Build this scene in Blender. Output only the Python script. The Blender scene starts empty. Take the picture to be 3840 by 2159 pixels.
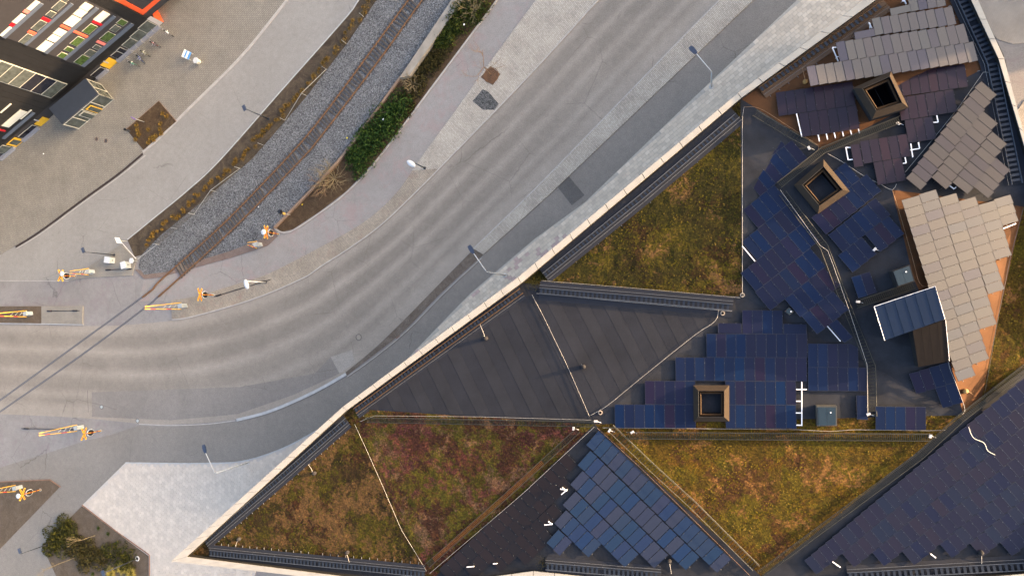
import bpy, math, random
from mathutils import Vector, Matrix, noise
from mathutils.geometry import intersect_line_plane
random.seed(7)
SC = bpy.context.scene
COL = SC.collection
# ------------------------------------------------------------------ camera
PW, PH, FOC = 3840.0, 2159.0, 2560.0          # photograph size and focal length in its pixels
CX, CY = PW / 2, PH / 2
NADIR = (2660.0, 1170.0)                       # where the plumb line below the drone meets the picture
CAMH = 86.0
_down = Vector((NADIR[0] - CX, -(NADIR[1] - CY), -FOC)).normalized()
_zc = -_down
_xc = (Vector((1, 0, 0)) - _zc * _zc.x).normalized()
_yc = _zc.cross(_xc)
RM = Matrix((_xc, _yc, _zc))
CAMP = Vector((0, 0, CAMH))
cd = bpy.data.cameras.new('camera'); cam = bpy.data.objects.new('camera', cd); COL.objects.link(cam)
cd.sensor_width = 36; cd.lens = 36 * FOC / PW; cd.clip_end = 3000; cd.clip_start = 1
cam.matrix_world = Matrix.Translation(CAMP) @ RM.to_4x4()
SC.camera = cam
# ------------------------------------------------------------------ sky, sun, exposure
SUN_AZ, SUN_EL = math.radians(15), math.radians(7.2)     # azimuth counted from +X towards +Y
w = bpy.data.worlds.new('World'); SC.world = w; w.use_nodes = True
nt = w.node_tree
sky = nt.nodes.new('ShaderNodeTexSky'); sky.sky_type = 'NISHITA'; sky.sun_disc = False
sky.sun_elevation = SUN_EL; sky.sun_rotation = math.pi / 2 - SUN_AZ
sky.altitude = 0; sky.air_density = 0.55; sky.dust_density = 4.0; sky.ozone_density = 0.0
nt.links.new(sky.outputs[0], nt.nodes['Background'].inputs[0]); nt.nodes['Background'].inputs[1].default_value = 0.15
sd = Vector((math.cos(SUN_AZ) * math.cos(SUN_EL), math.sin(SUN_AZ) * math.cos(SUN_EL), math.sin(SUN_EL)))
sl = bpy.data.lights.new('sun', 'SUN'); sl.energy = 3.6; sl.angle = math.radians(0.6); sl.color = (1.0, .66, .36)
so = bpy.data.objects.new('sun', sl); COL.objects.link(so); so.rotation_euler = (-sd).to_track_quat('-Z', 'Y').to_euler(); so.location = (60, 20, 60)
SC.view_settings.view_transform = 'Standard'; SC.view_settings.look = 'None'; SC.view_settings.gamma = 1
SC.view_settings.exposure = 2.85
SC.render.engine = 'CYCLES'
# ------------------------------------------------------------------ pixel <-> place
def ray(px, py): return RM @ Vector((px - CX, -(py - CY), -FOC))
def P(px, py, z=0.0):
    d = ray(px, py); t = (z - CAMH) / d.z
    return CAMP + d * t
def proj(v):
    c = RM.transposed() @ (Vector(v) - CAMP)
    return (CX + FOC * c.x / -c.z, CY - FOC * c.y / -c.z)
def on_plane(px, py, p0, n):
    d = ray(px, py); t = (p0 - CAMP).dot(n) / d.dot(n)
    return CAMP + d * t
def height_from(base, top, z0=0.0, hi=14):
    b = P(base[0], base[1], z0); best = (1e9, 1)
    for i in range(4, hi * 20):
        h = i / 20; q = proj((b.x, b.y, z0 + h)); e = (q[0] - top[0]) ** 2 + (q[1] - top[1]) ** 2
        if e < best[0]: best = (e, h)
    return b, best[1]
def Z(ox, oy, s): return lambda x, y: (ox + x / s, oy + y / s)
# ------------------------------------------------------------------ materials
MATS = {}
def hexc(h):
    h = h.lstrip('#'); r = [int(h[i:i + 2], 16) / 255 for i in (0, 2, 4)]
    return tuple((c / 12.92 if c <= .04045 else ((c + .055) / 1.055) ** 2.4) for c in r)
class NT:
    def __init__(s, name):
        m = bpy.data.materials.new(name); m.use_nodes = True; s.m = m; s.t = m.node_tree
        s.b = s.t.nodes['Principled BSDF']; MATS[name] = m
    def n(s, typ, **kw):
        nd = s.t.nodes.new('ShaderNode' + typ)
        for k, v in kw.items():
            if k.startswith('i_'): nd.inputs[k[2:]].default_value = v
            else: setattr(nd, k, v)
        return nd
    def l(s, a, b): s.t.links.new(a, b)
    def coord(s, what='Object', rot=0, scale=(1, 1, 1)):
        c = s.n('TexCoord'); mp = s.n('Mapping'); s.l(c.outputs[what], mp.inputs[0])
        mp.inputs['Rotation'].default_value = (0, 0, rot); mp.inputs['Scale'].default_value = scale
        return mp.outputs[0]
    def noise(s, vec, scale, detail=4, rough=.6, dist=0):
        nd = s.n('TexNoise'); s.l(vec, nd.inputs['Vector'])
        nd.inputs['Scale'].default_value = scale; nd.inputs['Detail'].default_value = detail
        nd.inputs['Roughness'].default_value = rough; nd.inputs['Distortion'].default_value = dist
        return nd.outputs['Fac']
    def ramp(s, fac, stops, interp='LINEAR'):
        nd = s.n('ValToRGB'); s.l(fac, nd.inputs[0]); cr = nd.color_ramp; cr.interpolation = interp
        while len(cr.elements) < len(stops): cr.elements.new(.5)
        for e, (p, c) in zip(cr.elements, stops):
            e.position = p; e.color = (*c, 1) if hasattr(c, '__len__') else (c, c, c, 1)
        return nd.outputs[0]
    def mix(s, fac, a, b, mode='MIX'):
        nd = s.n('Mix', data_type='RGBA', blend_type=mode)
        for v, i in ((fac, 0), (a, 6), (b, 7)):
            if hasattr(v, 'is_linked') or hasattr(v, 'links'): s.l(v, nd.inputs[i])
            elif i == 0: nd.inputs[0].default_value = v
            else: nd.inputs[i].default_value = (*v, 1) if hasattr(v, '__len__') else (v, v, v, 1)
        return nd.outputs[2]
    def math(s, op, a, b=0.0, clamp=False):
        nd = s.n('Math', operation=op, use_clamp=clamp)
        for v, i in ((a, 0), (b, 1)):
            if hasattr(v, 'links'): s.l(v, nd.inputs[i])
            else: nd.inputs[i].default_value = v
        return nd.outputs[0]
    def bump(s, h, strength=.3, dist=.02):
        nd = s.n('Bump'); nd.inputs['Strength'].default_value = strength; nd.inputs['Distance'].default_value = dist
        s.l(h, nd.inputs['Height']); s.l(nd.outputs[0], s.b.inputs['Normal'])
    def done(s, col=None, rough=.8, metal=0, spec=None):
        if col is not None:
            if hasattr(col, 'links'): s.l(col, s.b.inputs['Base Color'])
            else: s.b.inputs['Base Color'].default_value = (*col, 1)
        if hasattr(rough, 'links'): s.l(rough, s.b.inputs['Roughness'])
        else: s.b.inputs['Roughness'].default_value = rough
        s.b.inputs['Metallic'].default_value = metal
        if spec is not None: s.b.inputs['Specular IOR Level'].default_value = spec
        return s.m
def sc(c, k): return tuple(min(1, x * k) for x in c)
def plain(name, col, rough=.6, metal=0, var=.18, scale=3.0, bump=0.0, spec=None):
    if name in MATS: return MATS[name]
    t = NT(name); v = t.coord()
    f = t.noise(v, scale, 5)
    c = t.ramp(f, [(.25, sc(col, 1 - var)), (.75, sc(col, 1 + var))])
    if bump: t.bump(t.noise(v, scale * 8, 3), bump, .01)
    return t.done(c, rough, metal, spec)
def asphalt(name, base, tint=None, bands=None, crack=True, patch=.12):
    base = (base[0] * 1.03, base[1], base[2] * .95)
    t = NT(name); v = t.coord()
    big = t.noise(v, .12, 5, .6, .4); mid = t.noise(v, 1.3, 5, .65); fine = t.noise(v, 10, 4, .8)
    c = t.ramp(big, [(.3, sc(base, 1 - patch)), (.7, sc(base, 1 + patch))])
    c = t.mix(.5, c, t.ramp(mid, [(.3, .42), (.7, .58)]), 'OVERLAY')
    c = t.mix(.75, c, t.ramp(fine, [(.25, .2), (.75, .8)]), 'OVERLAY')
    if tint:
        m = t.ramp(t.noise(v, .33, 7, .76, .6), [(.5, 0.0), (.62, .5)])
        c = t.mix(m, c, tint)
    if bands:
        u = t.n('TexCoord'); sp = t.n('SeparateXYZ'); t.l(u.outputs['UV'], sp.inputs[0])
        wob = t.math('MULTIPLY', t.math('SUBTRACT', t.noise(v, .06, 3), .5), .09)
        uu = t.math('ADD', sp.outputs[0], wob)
        stre = t.noise(t.coord('UV', 0, (60, 6, 1)), 1.0, 4)
        uu = t.math('ADD', uu, t.math('MULTIPLY', t.math('SUBTRACT', stre, .5), .05))
        bm = t.ramp(uu, bands)
        fade = t.ramp(t.noise(v, .05, 3), [(.3, .55), (.65, 1.0)])
        c = t.mix(t.math('MULTIPLY', fade, .72), c, t.mix(1.0, c, bm, 'MULTIPLY'))
    if crack:
        vo = t.n('TexVoronoi', feature='DISTANCE_TO_EDGE'); t.l(t.mix(.12, v, t.n('TexNoise').outputs['Color']), vo.inputs['Vector'])
        nn = t.n('TexNoise'); t.l(v, nn.inputs['Vector']); nn.inputs['Scale'].default_value = 1.2
        t.l(t.mix(.35, v, nn.outputs['Color'], 'ADD'), vo.inputs['Vector']); vo.inputs['Scale'].default_value = .16
        line = t.ramp(vo.outputs['Distance'], [(.0, 1.0), (.006, 0.0)])
        mask = t.ramp(t.noise(v, .09, 3), [(.5, 0.0), (.57, .6)])
        c = t.mix(t.math('MULTIPLY', line, mask), c, sc(base, .35))
    t.bump(fine, .25, .01)
    return t.done(c, .9, 0, .25)
def paving(name, c1, c2, mortar, bw, bh, rot, msize=.012, big=.12, moss=None, offs=.5, bump=.4):
    c1, c2 = ((c[0] * 1.01, c[1], c[2] * .95) for c in (c1, c2))
    t = NT(name); v = t.coord('Object', rot)
    b = t.n('TexBrick', offset=offs); t.l(v, b.inputs['Vector'])
    for k, x in (('Color1', (*c1, 1)), ('Color2', (*c2, 1)), ('Mortar', (*mortar, 1)), ('Scale', 1.0), ('Mortar Size', msize), ('Brick Width', bw), ('Row Height', bh), ('Mortar Smooth', .3), ('Bias', 0.0)):
        b.inputs[k].default_value = x
    c = b.outputs['Color']
    v0 = t.coord()
    c = t.mix(.6, c, t.ramp(t.noise(v0, .35, 6, .65), [(.3, .5 - big), (.7, .5 + big)]), 'OVERLAY')
    c = t.mix(.5, c, t.ramp(t.noise(v0, 16, 3, .7), [(.25, .32), (.75, .68)]), 'OVERLAY')
    if moss: c = t.mix(t.ramp(t.noise(v0, .5, 6, .7, .5), [(.56, 0.0), (.7, .7)]), c, moss)
    inv = t.math('SUBTRACT', 1.0, b.outputs['Fac'])
    t.bump(inv, bump, .015)
    return t.done(c, .85, 0, .25)
def stones(name, cols, scale, bump=1.0):
    t = NT(name); v = t.coord()
    vo = t.n('TexVoronoi'); t.l(v, vo.inputs['Vector']); vo.inputs['Scale'].default_value = scale
    sp = t.n('SeparateColor'); t.l(vo.outputs['Color'], sp.inputs[0])
    n = len(cols); c = t.ramp(sp.outputs[0], [((i + .5) / n, x) for i, x in enumerate(cols)])
    d = t.ramp(vo.outputs['Distance'], [(.2, 1.0), (.75, .25)])
    c = t.mix(1.0, c, d, 'MULTIPLY')
    c = t.mix(.6, c, t.ramp(t.noise(v, .5, 5), [(.3, .38), (.7, .62)]), 'OVERLAY')
    t.bump(t.math('SUBTRACT', 1.0, vo.outputs['Distance']), bump, .05)
    return t.done(c, .9, 0, .2)
def blotch(name, cols, scale, fine=9.0, amp=.5, rough=.95, bumpd=.08, big=None):
    """patchy growth: several colours laid out by layered noise"""
    t = NT(name); v = t.coord(); n = len(cols)
    if big:
        # overlapping patches with ragged edges, each colour on its own noise
        c = cols[0]; 
        for i, x in enumerate(cols[1:]):
            mp = t.n('Mapping'); t.l(v, mp.inputs[0]); mp.inputs['Location'].default_value = (13.7 * i + 3, 7.1 * i, 5 * i)
            f = t.math('ADD', t.math('MULTIPLY', t.noise(mp.outputs[0], big * (1 + .25 * i), 3, .6, .5), .55), t.math('MULTIPLY', t.noise(mp.outputs[0], scale * (1.5 + .3 * i), 7, .78, .6), .45))
            th = .49 if i < n - 2 else .545
            c = t.mix(t.ramp(f, [(th, 0.0), (th + .045, .9)]), c, x)
    else:
        f = t.noise(v, scale, 8, .7, .9)
        c = t.ramp(f, [(.3 + .4 * i / (n - 1), x) for i, x in enumerate(cols)])
    g = t.noise(v, fine, 5, .75)
    c = t.mix(amp, c, t.ramp(g, [(.3, .08), (.5, .42), (.7, .98)]), 'OVERLAY')
    t.bump(t.noise(v, fine * .8, 6, .75), .9, bumpd)
    return t.done(c, rough, 0, .15)
def panel_mat(name, cols, rough=.3, spec=.3, grain=.25):
    t = NT(name); oi = t.n('ObjectInfo'); v = t.coord()
    n = len(cols); c = t.ramp(oi.outputs['Random'], [((i + .5) / n, x) for i, x in enumerate(cols)], 'LINEAR')
    g = t.n('TexCoord')
    c = t.mix(grain, c, t.ramp(t.noise(t.coord('Object', 0, (4, 8, 1)), 2.0, 4), [(.3, .35), (.7, .65)]), 'OVERLAY')
    c = t.mix(grain, c, t.ramp(t.noise(t.coord('Object', 0, (40, 90, 1)), 1.0, 2), [(.3, .3), (.7, .7)]), 'OVERLAY')
    return t.done(c, rough, 0, spec)
def banded(name, c1, c2, scale, axis=2, duty=.5, rough=.45):
    t = NT(name); c = t.n('TexCoord'); sp = t.n('SeparateXYZ'); t.l(c.outputs['Object'], sp.inputs[0])
    f = t.math('FRACT', t.math('MULTIPLY', sp.outputs[axis], scale))
    g = t.math('GREATER_THAN', f, duty)
    return t.done(t.mix(g, c1, c2), rough)
# ------------------------------------------------------------------ mesh building
class MB:
    def __init__(s): s.v = []; s.f = []; s.mi = []; s.uv = None
    def face(s, pts, mi=0):
        i = len(s.v); s.v += [Vector(p) for p in pts]; s.f.append(list(range(i, i + len(pts)))); s.mi.append(mi); return s
    def box8(s, b, t, mi=0):
        i = len(s.v); s.v += [Vector(p) for p in b] + [Vector(p) for p in t]
        for q in ((3, 2, 1, 0), (4, 5, 6, 7), (0, 1, 5, 4), (1, 2, 6, 5), (2, 3, 7, 6), (3, 0, 4, 7)): s.f.append([i + k for k in q]); s.mi.append(mi)
        return s
    def box(s, c, size, rz=0, mi=0):
        cx, cy, cz = c; hx, hy, hz = (k / 2 for k in size); ca, sa = math.cos(rz), math.sin(rz)
        r = [(cx + x * ca - y * sa, cy + x * sa + y * ca) for x, y in ((-hx, -hy), (hx, -hy), (hx, hy), (-hx, hy))]
        return s.box8([(x, y, cz - hz) for x, y in r], [(x, y, cz + hz) for x, y in r], mi)
    def prism(s, pts, z0, z1=None, mi=0):
        """polygon (list of world points) from z0 up; z1 None keeps the points' own z as top"""
        n = len(pts); i = len(s.v)
        area = sum(pts[k][0] * pts[(k + 1) % n][1] - pts[(k + 1) % n][0] * pts[k][1] for k in range(n))
        if area < 0: pts = pts[::-1]
        s.v += [Vector((p[0], p[1], z0)) for p in pts] + [Vector((p[0], p[1], p[2] if z1 is None else z1)) for p in pts]
        s.f.append([i + n + k for k in range(n)]); s.mi.append(mi)
        for k in range(n): s.f.append([i + k, i + (k + 1) % n, i + n + (k + 1) % n, i + n + k]); s.mi.append(mi)
        return s
    def tube(s, path, r, n=6, mi=0, cap=True):
        path = [Vector(p) for p in path]; rr = r if isinstance(r, (list, tuple)) else [r] * len(path)
        i0 = len(s.v); prev = None
        for k, p in enumerate(path):
            d = (path[min(k + 1, len(path) - 1)] - path[max(k - 1, 0)]).normalized()
            a = prev if prev else (Vector((0, 0, 1)) if abs(d.z) < .9 else Vector((1, 0, 0)))
            x = d.cross(a).normalized(); y = d.cross(x).normalized()
            for j in range(n):
                an = 2 * math.pi * j / n; s.v.append(p + (x * math.cos(an) + y * math.sin(an)) * rr[k])
        for k in range(len(path) - 1):
            for j in range(n):
                a, b = i0 + k * n + j, i0 + k * n + (j + 1) % n
                s.f.append([a, b, b + n, a + n]); s.mi.append(mi)
        if cap:
            s.f.append([i0 + j for j in range(n)][::-1]); s.f.append([i0 + (len(path) - 1) * n + j for j in range(n)]); s.mi += [mi, mi]
        return s
    def disc(s, c, r, z1, n=16, mi=0):
        return s.prism([Vector((c[0] + r * math.cos(2 * math.pi * k / n), c[1] + r * math.sin(2 * math.pi * k / n), 0)) for k in range(n)], c[2], z1, mi)
    def ball(s, c, r, sz=1.0, n=8, m=5, mi=0):
        i = len(s.v); c = Vector(c)
        for a in range(m + 1):
            th = math.pi * a / m
            for b in range(n):
                ph = 2 * math.pi * b / n; s.v.append(c + Vector((r * math.sin(th) * math.cos(ph), r * math.sin(th) * math.sin(ph), r * sz * math.cos(th))))
        for a in range(m):
            for b in range(n):
                p, q = i + a * n + b, i + a * n + (b + 1) % n; s.f.append([p, p + n, q + n, q]); s.mi.append(mi)
        return s
    def build(s, name, mats, parent=None, smooth=False, local=False):
        me = bpy.data.meshes.new(name)
        off = Vector((0, 0, 0)); q = parent
        while q and not local: off += q.location; q = q.parent
        me.from_pydata([v - off for v in s.v], [], s.f)
        for m in (mats if isinstance(mats, (list, tuple)) else [mats]): me.materials.append(m)
        if len(set(s.mi)) > 1: me.polygons.foreach_set('material_index', s.mi)
        if smooth: me.polygons.foreach_set('use_smooth', [True] * len(me.polygons))
        if s.uv:
            ul = me.uv_layers.new(); k = 0
            for fc in s.f:
                for vi in fc: ul.data[k].uv = s.uv[vi]; k += 1
        me.update()
        o = bpy.data.objects.new(name, me); COL.objects.link(o); o.parent = parent
        return o
def tag(o, label, cat, group=None):
    o['label'] = label; o['category'] = cat
    if group: o['group'] = group
    return o
def struct(o): o['kind'] = 'structure'; return o
def stuff(o): o['kind'] = 'stuff'; return o
def root(name, loc, label, cat, group=None):
    o = bpy.data.objects.new(name, None); COL.objects.link(o); o.location = loc; o.empty_display_size = .3
    return tag(o, label, cat, group)
def copy_tree(o, parent=None):
    c = o.copy(); COL.objects.link(c); c.parent = parent
    for ch in o.children: copy_tree(ch, c)
    return c
def resample(pts, n):
    d = [0]
    for a, b in zip(pts, pts[1:]): d.append(d[-1] + math.hypot(b[0] - a[0], b[1] - a[1]))
    out = []; j = 0
    for k in range(n):
        x = d[-1] * k / (n - 1)
        while j < len(pts) - 2 and d[j + 1] < x: j += 1
        f = (x - d[j]) / max(1e-9, d[j + 1] - d[j]); out.append(tuple(p + (q - p) * f for p, q in zip(pts[j], pts[j + 1])))
    return out
def smoothline(pts, n):
    """Catmull-Rom through pixel points, resampled evenly"""
    q = [pts[0]] + list(pts) + [pts[-1]]; out = []
    for i in range(1, len(q) - 2):
        a, b, c, d = q[i - 1:i + 3]
        for k in range(10):
            t = k / 10
            out.append(tuple(.5 * (2 * b[j] + (c[j] - a[j]) * t + (2 * a[j] - 5 * b[j] + 4 * c[j] - d[j]) * t * t + (3 * b[j] - a[j] - 3 * c[j] + d[j]) * t ** 3) for j in (0, 1)))
    out.append(tuple(pts[-1])); return resample(out, n)
def inpoly(x, y, poly):
    r = False; n = len(poly)
    for i in range(n):
        x1, y1 = poly[i][:2]; x2, y2 = poly[i - 1][:2]
        if (y1 > y) != (y2 > y) and x < (x2 - x1) * (y - y1) / (y2 - y1) + x1: r = not r
    return r
# ================================================================== THE GROUND
A_GREY = (.225, .213, .205)
m_base = asphalt('ground_asphalt', (.24, .23, .23), tint=(.22, .18, .185))
m_side = asphalt('side_street_asphalt', (.27, .262, .253), patch=.08)
m_main = asphalt('main_road_asphalt', (0.2760, 0.2500, 0.2242), bands=[(0, 1.05), (.05, 1.05), (.13, .6), (.2, .64), (.27, 1.1), (.34, .66), (.42, .62), (.5, 1.12), (.58, .74), (.66, .7), (.74, 1.1), (.81, .76), (.9, 1.12), (1, 1.08)], patch=.1)
m_bike = asphalt('cycle_lane_asphalt', (.215, .2, .186), patch=.08)
m_path = asphalt('path_asphalt', (.265, .252, .248), tint=(.32, .225, .215), patch=.08)
m_plaza = paving('plaza_brick', (.285, .262, .232), (.25, .23, .205), (.085, .075, .065), .46, .23, math.radians(52), .022, .1)
m_cob = paving('cobbles', (.56, .51, .455), (.43, .395, .355), (.13, .11, .09), .2, .16, math.radians(44), .02, .14)
m_cobw = paving('warm_cobbles', (.42, .36, .30), (.32, .28, .235), (.13, .11, .09), .22, .17, math.radians(40), .022, .14, moss=(.26, .18, .14))
m_cobr = paving('ring_cobbles', (.40, .37, .34), (.34, .31, .285), (.2, .16, .13), .2, .13, math.radians(20), .02, .12)
m_slabbed = plain('slab_joint_sand', (.44, .4, .34), .95)
m_hexbed = plain('hex_joint_sand', (.49, .445, .405), .95, 0, .08)
m_soil = blotch('dark_soil', [(.045, .034, .025), (.085, .064, .045), (.13, .1, .068)], .6, 14, .6)
m_bark = blotch('bark_mulch', [(.055, .036, .022), (.085, .055, .032), (.12, .085, .05)], .9, 16, .6)
m_grav = blotch('brown_gravel', [(.10, .075, .055), (.13, .098, .07), (.16, .125, .095)], .7, 22, .6)
m_ball = stones('ballast_stone', [(.12, .123, .13), (.2, .205, .215), (.31, .315, .325), (.16, .163, .17), (.38, .38, .385)], 11.0)
m_ballb = blotch('rusty_ballast_sand', [(.17, .12, .10), (.21, .155, .13), (.25, .19, .165)], .8, 18, .5)
m_kerb = plain('kerb_stone', (.4, .37, .34), .85, 0, .2, 1.2, .3)
m_kerbw = plain('pale_kerb_stone', (.42, .42, .42), .85, 0, .2, 1.2, .3)
m_kerbr = plain('rust_edge', (.23, .13, .085), .85, 0, .25, 1.5, .3)
m_conc = plain('wall_concrete', (.3, .265, .22), .9, 0, .25, .8, .4)
m_island = paving('island_slabs', (.27, .25, .225), (.25, .23, .21), (.14, .12, .1), .6, .22, math.radians(2), .012, .1)
m_drain = plain('drain_iron', (.06, .042, .034), .6, .4, .3, 4)
m_dirt = blotch('kerb_dirt', [(.12, .095, .075), (.16, .13, .105), (.2, .17, .145)], .9, 10, .5)

def sheet(name, pts, z, mat, z0=-.3):
    return struct(MB().prism([P(x, y, z) for x, y in pts], z0).build(name, mat))
def kerb(name, pts, z0, z1, wid, mat, n=None, parent=None, kind=True):
    L = [P(x, y, z1) for x, y in (smoothline(pts, n) if n else pts)]; m = MB(); lo = []; hi = []
    for k, p in enumerate(L):
        d = (L[min(k + 1, len(L) - 1)] - L[max(k - 1, 0)]); d.z = 0; d.normalize(); nn = Vector((-d.y, d.x, 0)) * wid / 2
        lo.append(p - nn); hi.append(p + nn)
    for k in range(len(L) - 1):
        q = [lo[k], lo[k + 1], hi[k + 1], hi[k]]
        m.box8([Vector((v.x, v.y, z0)) for v in q], q)
    o = m.build(name, mat, parent)
    return struct(o) if kind else o
# ground sheet out to the horizon
g = MB(); R_ = 900
g.face([(-R_, -R_, 0), (R_, -R_, 0), (R_, R_, 0), (-R_, R_, 0)]); struct(g.build('ground', m_base))

EPL = [(1180, -130), (1076, 0), (944, 166), (849, 269), (720, 395), (600, 514), (535, 570), (440, 650), (300, 752), (150, 862), (58, 921), (-60, 990)]
sheet('side_street', EPL + [(-60, 1058), (257, 1052), (452, 917), (477, 898), (700, 716), (824, 600), (1300, 62), (1345, 0), (1440, -130)], .004, m_side)
sheet('plaza_pavement', EPL + [(-120, 990), (-300, 700), (-300, -300), (1180, -300)], .05, m_plaza)
kerb('plaza_kerb', EPL[:7], -.1, .07, .42, m_kerb, 40)
kerb('drain_edge_kerb', [(545, 583), (447, 662), (305, 764), (156, 874), (62, 931)], -.1, .03, .14, m_kerb, 30)
LEFT = [(2480, -235), (2245, 0), (2000, 269), (1680, 600), (1548, 733), (1424, 849), (1304, 936), (1200, 1002), (1139, 1043), (952, 1122), (724, 1188), (500, 1216), (309, 1222), (0, 1216), (-160, 1216)]
RIGHT = [(2935, -235), (2698, 0), (2535, 165), (2237, 472), (1998, 716), (1775, 932), (1506, 1208), (1297, 1394), (1118, 1491), (887, 1570), (650, 1590), (522, 1587), (300, 1566), (0, 1552), (-160, 1550)]
NN = 140
la = smoothline(LEFT, NN); rb = smoothline(RIGHT, NN)
m = MB(); m.uv = []
K = 12
for k in range(NN):
    a, b = P(*la[k], .008), P(*rb[k], .008)
    for j in range(K + 1): m.v.append(a.lerp(b, j / K)); m.uv.append((j / K, k / 12))
for k in range(NN - 1):
    for j in range(K):
        i = k * (K + 1) + j; m.f.append([i, i + K + 1, i + K + 2, i + 1]); m.mi.append(0)
struct(m.build('main_road', m_main))
CL = [(2110, -130), (2010, 0), (1838, 232), (1738, 373), (1573, 600), (1486, 724), (1366, 832), (1200, 927), (1014, 1023), (931, 1052), (737, 1110), (641, 1126)]
CR = [(644, 1198), (724, 1186), (952, 1120), (1139, 1041), (1200, 1000), (1304, 934), (1424, 847), (1548, 731), (1680, 598), (2000, 267), (2245, -2), (2380, -135)]
PL = [(1960, -130), (1863, 0), (1631, 311), (1415, 597), (1300, 720), (1200, 800), (1097, 866), (1029, 884), (998, 925), (865, 968), (704, 1012), (540, 1045)]
sheet('footpath', smoothline(PL, 40) + [(520, 1130), (641, 1126)] + smoothline(CL, 40)[::-1], .006, m_path)
sl_, sr_ = smoothline(CL, 60), smoothline(CR, 60)
cut = 30
sheet('cobbled_verge', sl_[:cut] + sr_[60 - cut:][0:] if False else [p for p in sl_ if p[1] < 640] + [p for p in sr_ if p[1] < 640], .10, m_cob)
sheet('warm_cobbled_verge', [p for p in sl_ if p[1] >= 620] + [p for p in sr_ if p[1] >= 620], .096, m_cobw)
kerb('road_kerb', CR, -.1, .13, .16, m_kerb, 80)
# far side of the road: cobbled strip, dirt line, cycle lane, pale pavement
RCL = [(2828, -130), (2698, 0), (2535, 165), (2237, 472), (1998, 716), (1775, 932)]
RCR = [(2960, -130), (2826, 0), (2595, 220), (2177, 618), (2058, 731), (1812, 954)]
sheet('cobbled_strip', smoothline(RCL, 30) + smoothline(RCR, 30)[::-1], .11, m_cob)
kerb('strip_kerb', RCL, -.1, .125, .14, m_kerb, 40)
sheet('dirt_strip', smoothline([(1778, 932), (1640, 1072), (1506, 1208), (1400, 1310), (1297, 1394)], 20) + smoothline([(1297, 1410), (1412, 1322), (1521, 1234), (1660, 1092), (1812, 954)], 20), .05, m_dirt)
kerb('dirt_kerb', [(1806, 968), (1670, 1094), (1530, 1236), (1412, 1334), (1302, 1412)], -.1, .10, .1, m_kerb, 30)
kerb('curved_kerb', [(1297, 1402), (1210, 1452), (1118, 1497), (1000, 1545), (887, 1574)], -.1, .12, .42, m_kerbw, 40)
kerb('flush_kerb', [(880, 1576), (780, 1589), (650, 1594), (522, 1589)], -.1, .03, .13, m_kerb, 24)
BR = [(3120, -130), (2990, 0), (2595, 373), (2192, 760), (2006, 895), (1760, 1104), (1558, 1312), (1440, 1440)]
BL2 = [(2960, -130), (2826, 0), (2595, 220), (2177, 618), (2058, 731), (1812, 954), (1521, 1238), (1297, 1414), (1180, 1470), (1000, 1548), (887, 1580), (650, 1598), (522, 1594)]
HEXT = [(470, 1734), (620, 1736), (760, 1736), (910, 1728), (1060, 1680), (1193, 1611), (1330, 1540)]
sheet('cycle_lane', smoothline(BL2, 60) + [(414, 1630), (320, 1652), (166, 1702), (0, 1752), (-160, 1800), (-160, 1850), (0, 1808), (186, 1798), (225, 1825), (0, 2056), (-160, 2200), (-160, 2350), (290, 2350), (211, 2159), (157, 2044), (306, 1895)] + smoothline(HEXT, 30) + [(1440, 1500)] + smoothline(BR, 40)[::-1], .012, m_bike)
PAV = [(3120, -130), (2990, 0), (2595, 373), (2192, 760), (2006, 895), (1760, 1104), (1558, 1312), (1440, 1440), (1640, 1480), (2140, 1150), (2960, 480), (3420, 100), (3480, -130)]
pavement = sheet('pavement', PAV, .03, m_slabbed)
HEX = [(306, 1895)] + smoothline(HEXT, 24) + [(1420, 1600), (1010, 2010), (900, 2300), (566, 2300), (557, 2159), (557, 2083), (430, 1990)]
hexpave = sheet('forecourt', HEX, .03, m_hexbed)
kerb('forecourt_kerb', HEXT, -.1, .08, .16, m_kerbw, 40)
kerb('bed_edging', [(306, 1893), (430, 1988), (559, 2080), (559, 2170)], -.1, .14, .12, m_kerbr)
sheet('planting_bed', [(306, 1897), (157, 2044), (211, 2159), (260, 2300), (557, 2300), (556, 2084)], .06, m_grav)
sheet('gravel_bed', [(-160, 1815), (0, 1806), (186, 1800), (223, 1825), (0, 2056), (-160, 2210)], .06, m_grav)
kerb('gravel_bed_edging', [(0, 1806), (186, 1798), (225, 1825)], -.1, .12, .12, m_kerbr)
# railway side
KST = [(1440, -130), (1345, 0), (1300, 62), (1060, 333), (824, 600), (700, 716), (590, 806), (477, 898)]
BAL = [(1500, -130), (1413, 0), (1300, 166), (1225, 263), (1150, 362), (1070, 454), (944, 598), (901, 634), (750, 762), (600, 884), (530, 956)]
sheet('planting_strip', KST + [(505, 962)] + BAL[::-1], .05, m_soil)
kerb('strip_edge_kerb', KST, -.1, .12, .17, m_kerbw, 50)
sheet('ballast', BAL + [(520, 1000), (540, 1030), (620, 1020), (720, 985), (865, 940), (985, 895), (1023, 855), (1262, 600), (1498, 288), (1693, 0), (1785, -130)], .10, m_ball)
sheet('sandy_ballast_end', [(505, 1010), (540, 1046), (600, 1040), (704, 1010), (865, 966), (1000, 922), (1040, 885), (1023, 850), (960, 880), (860, 925), (720, 970), (620, 1010), (560, 1015)], .094, m_ballb)
sheet('hedge_bed', [(1826, -130), (1734, 0), (1531, 286), (1504, 300), (1276, 600), (1030, 850), (1056, 869), (1097, 860), (1200, 792), (1300, 715), (1415, 593), (1631, 307), (1863, -3), (1955, -130)], .08, m_bark)
kerb('bed_kerb', [(1955, -130), (1863, 0), (1631, 311), (1415, 597), (1300, 720), (1200, 797), (1097, 864), (1056, 871), (1029, 857)], -.1, .14, .2, m_kerb, 70)
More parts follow.
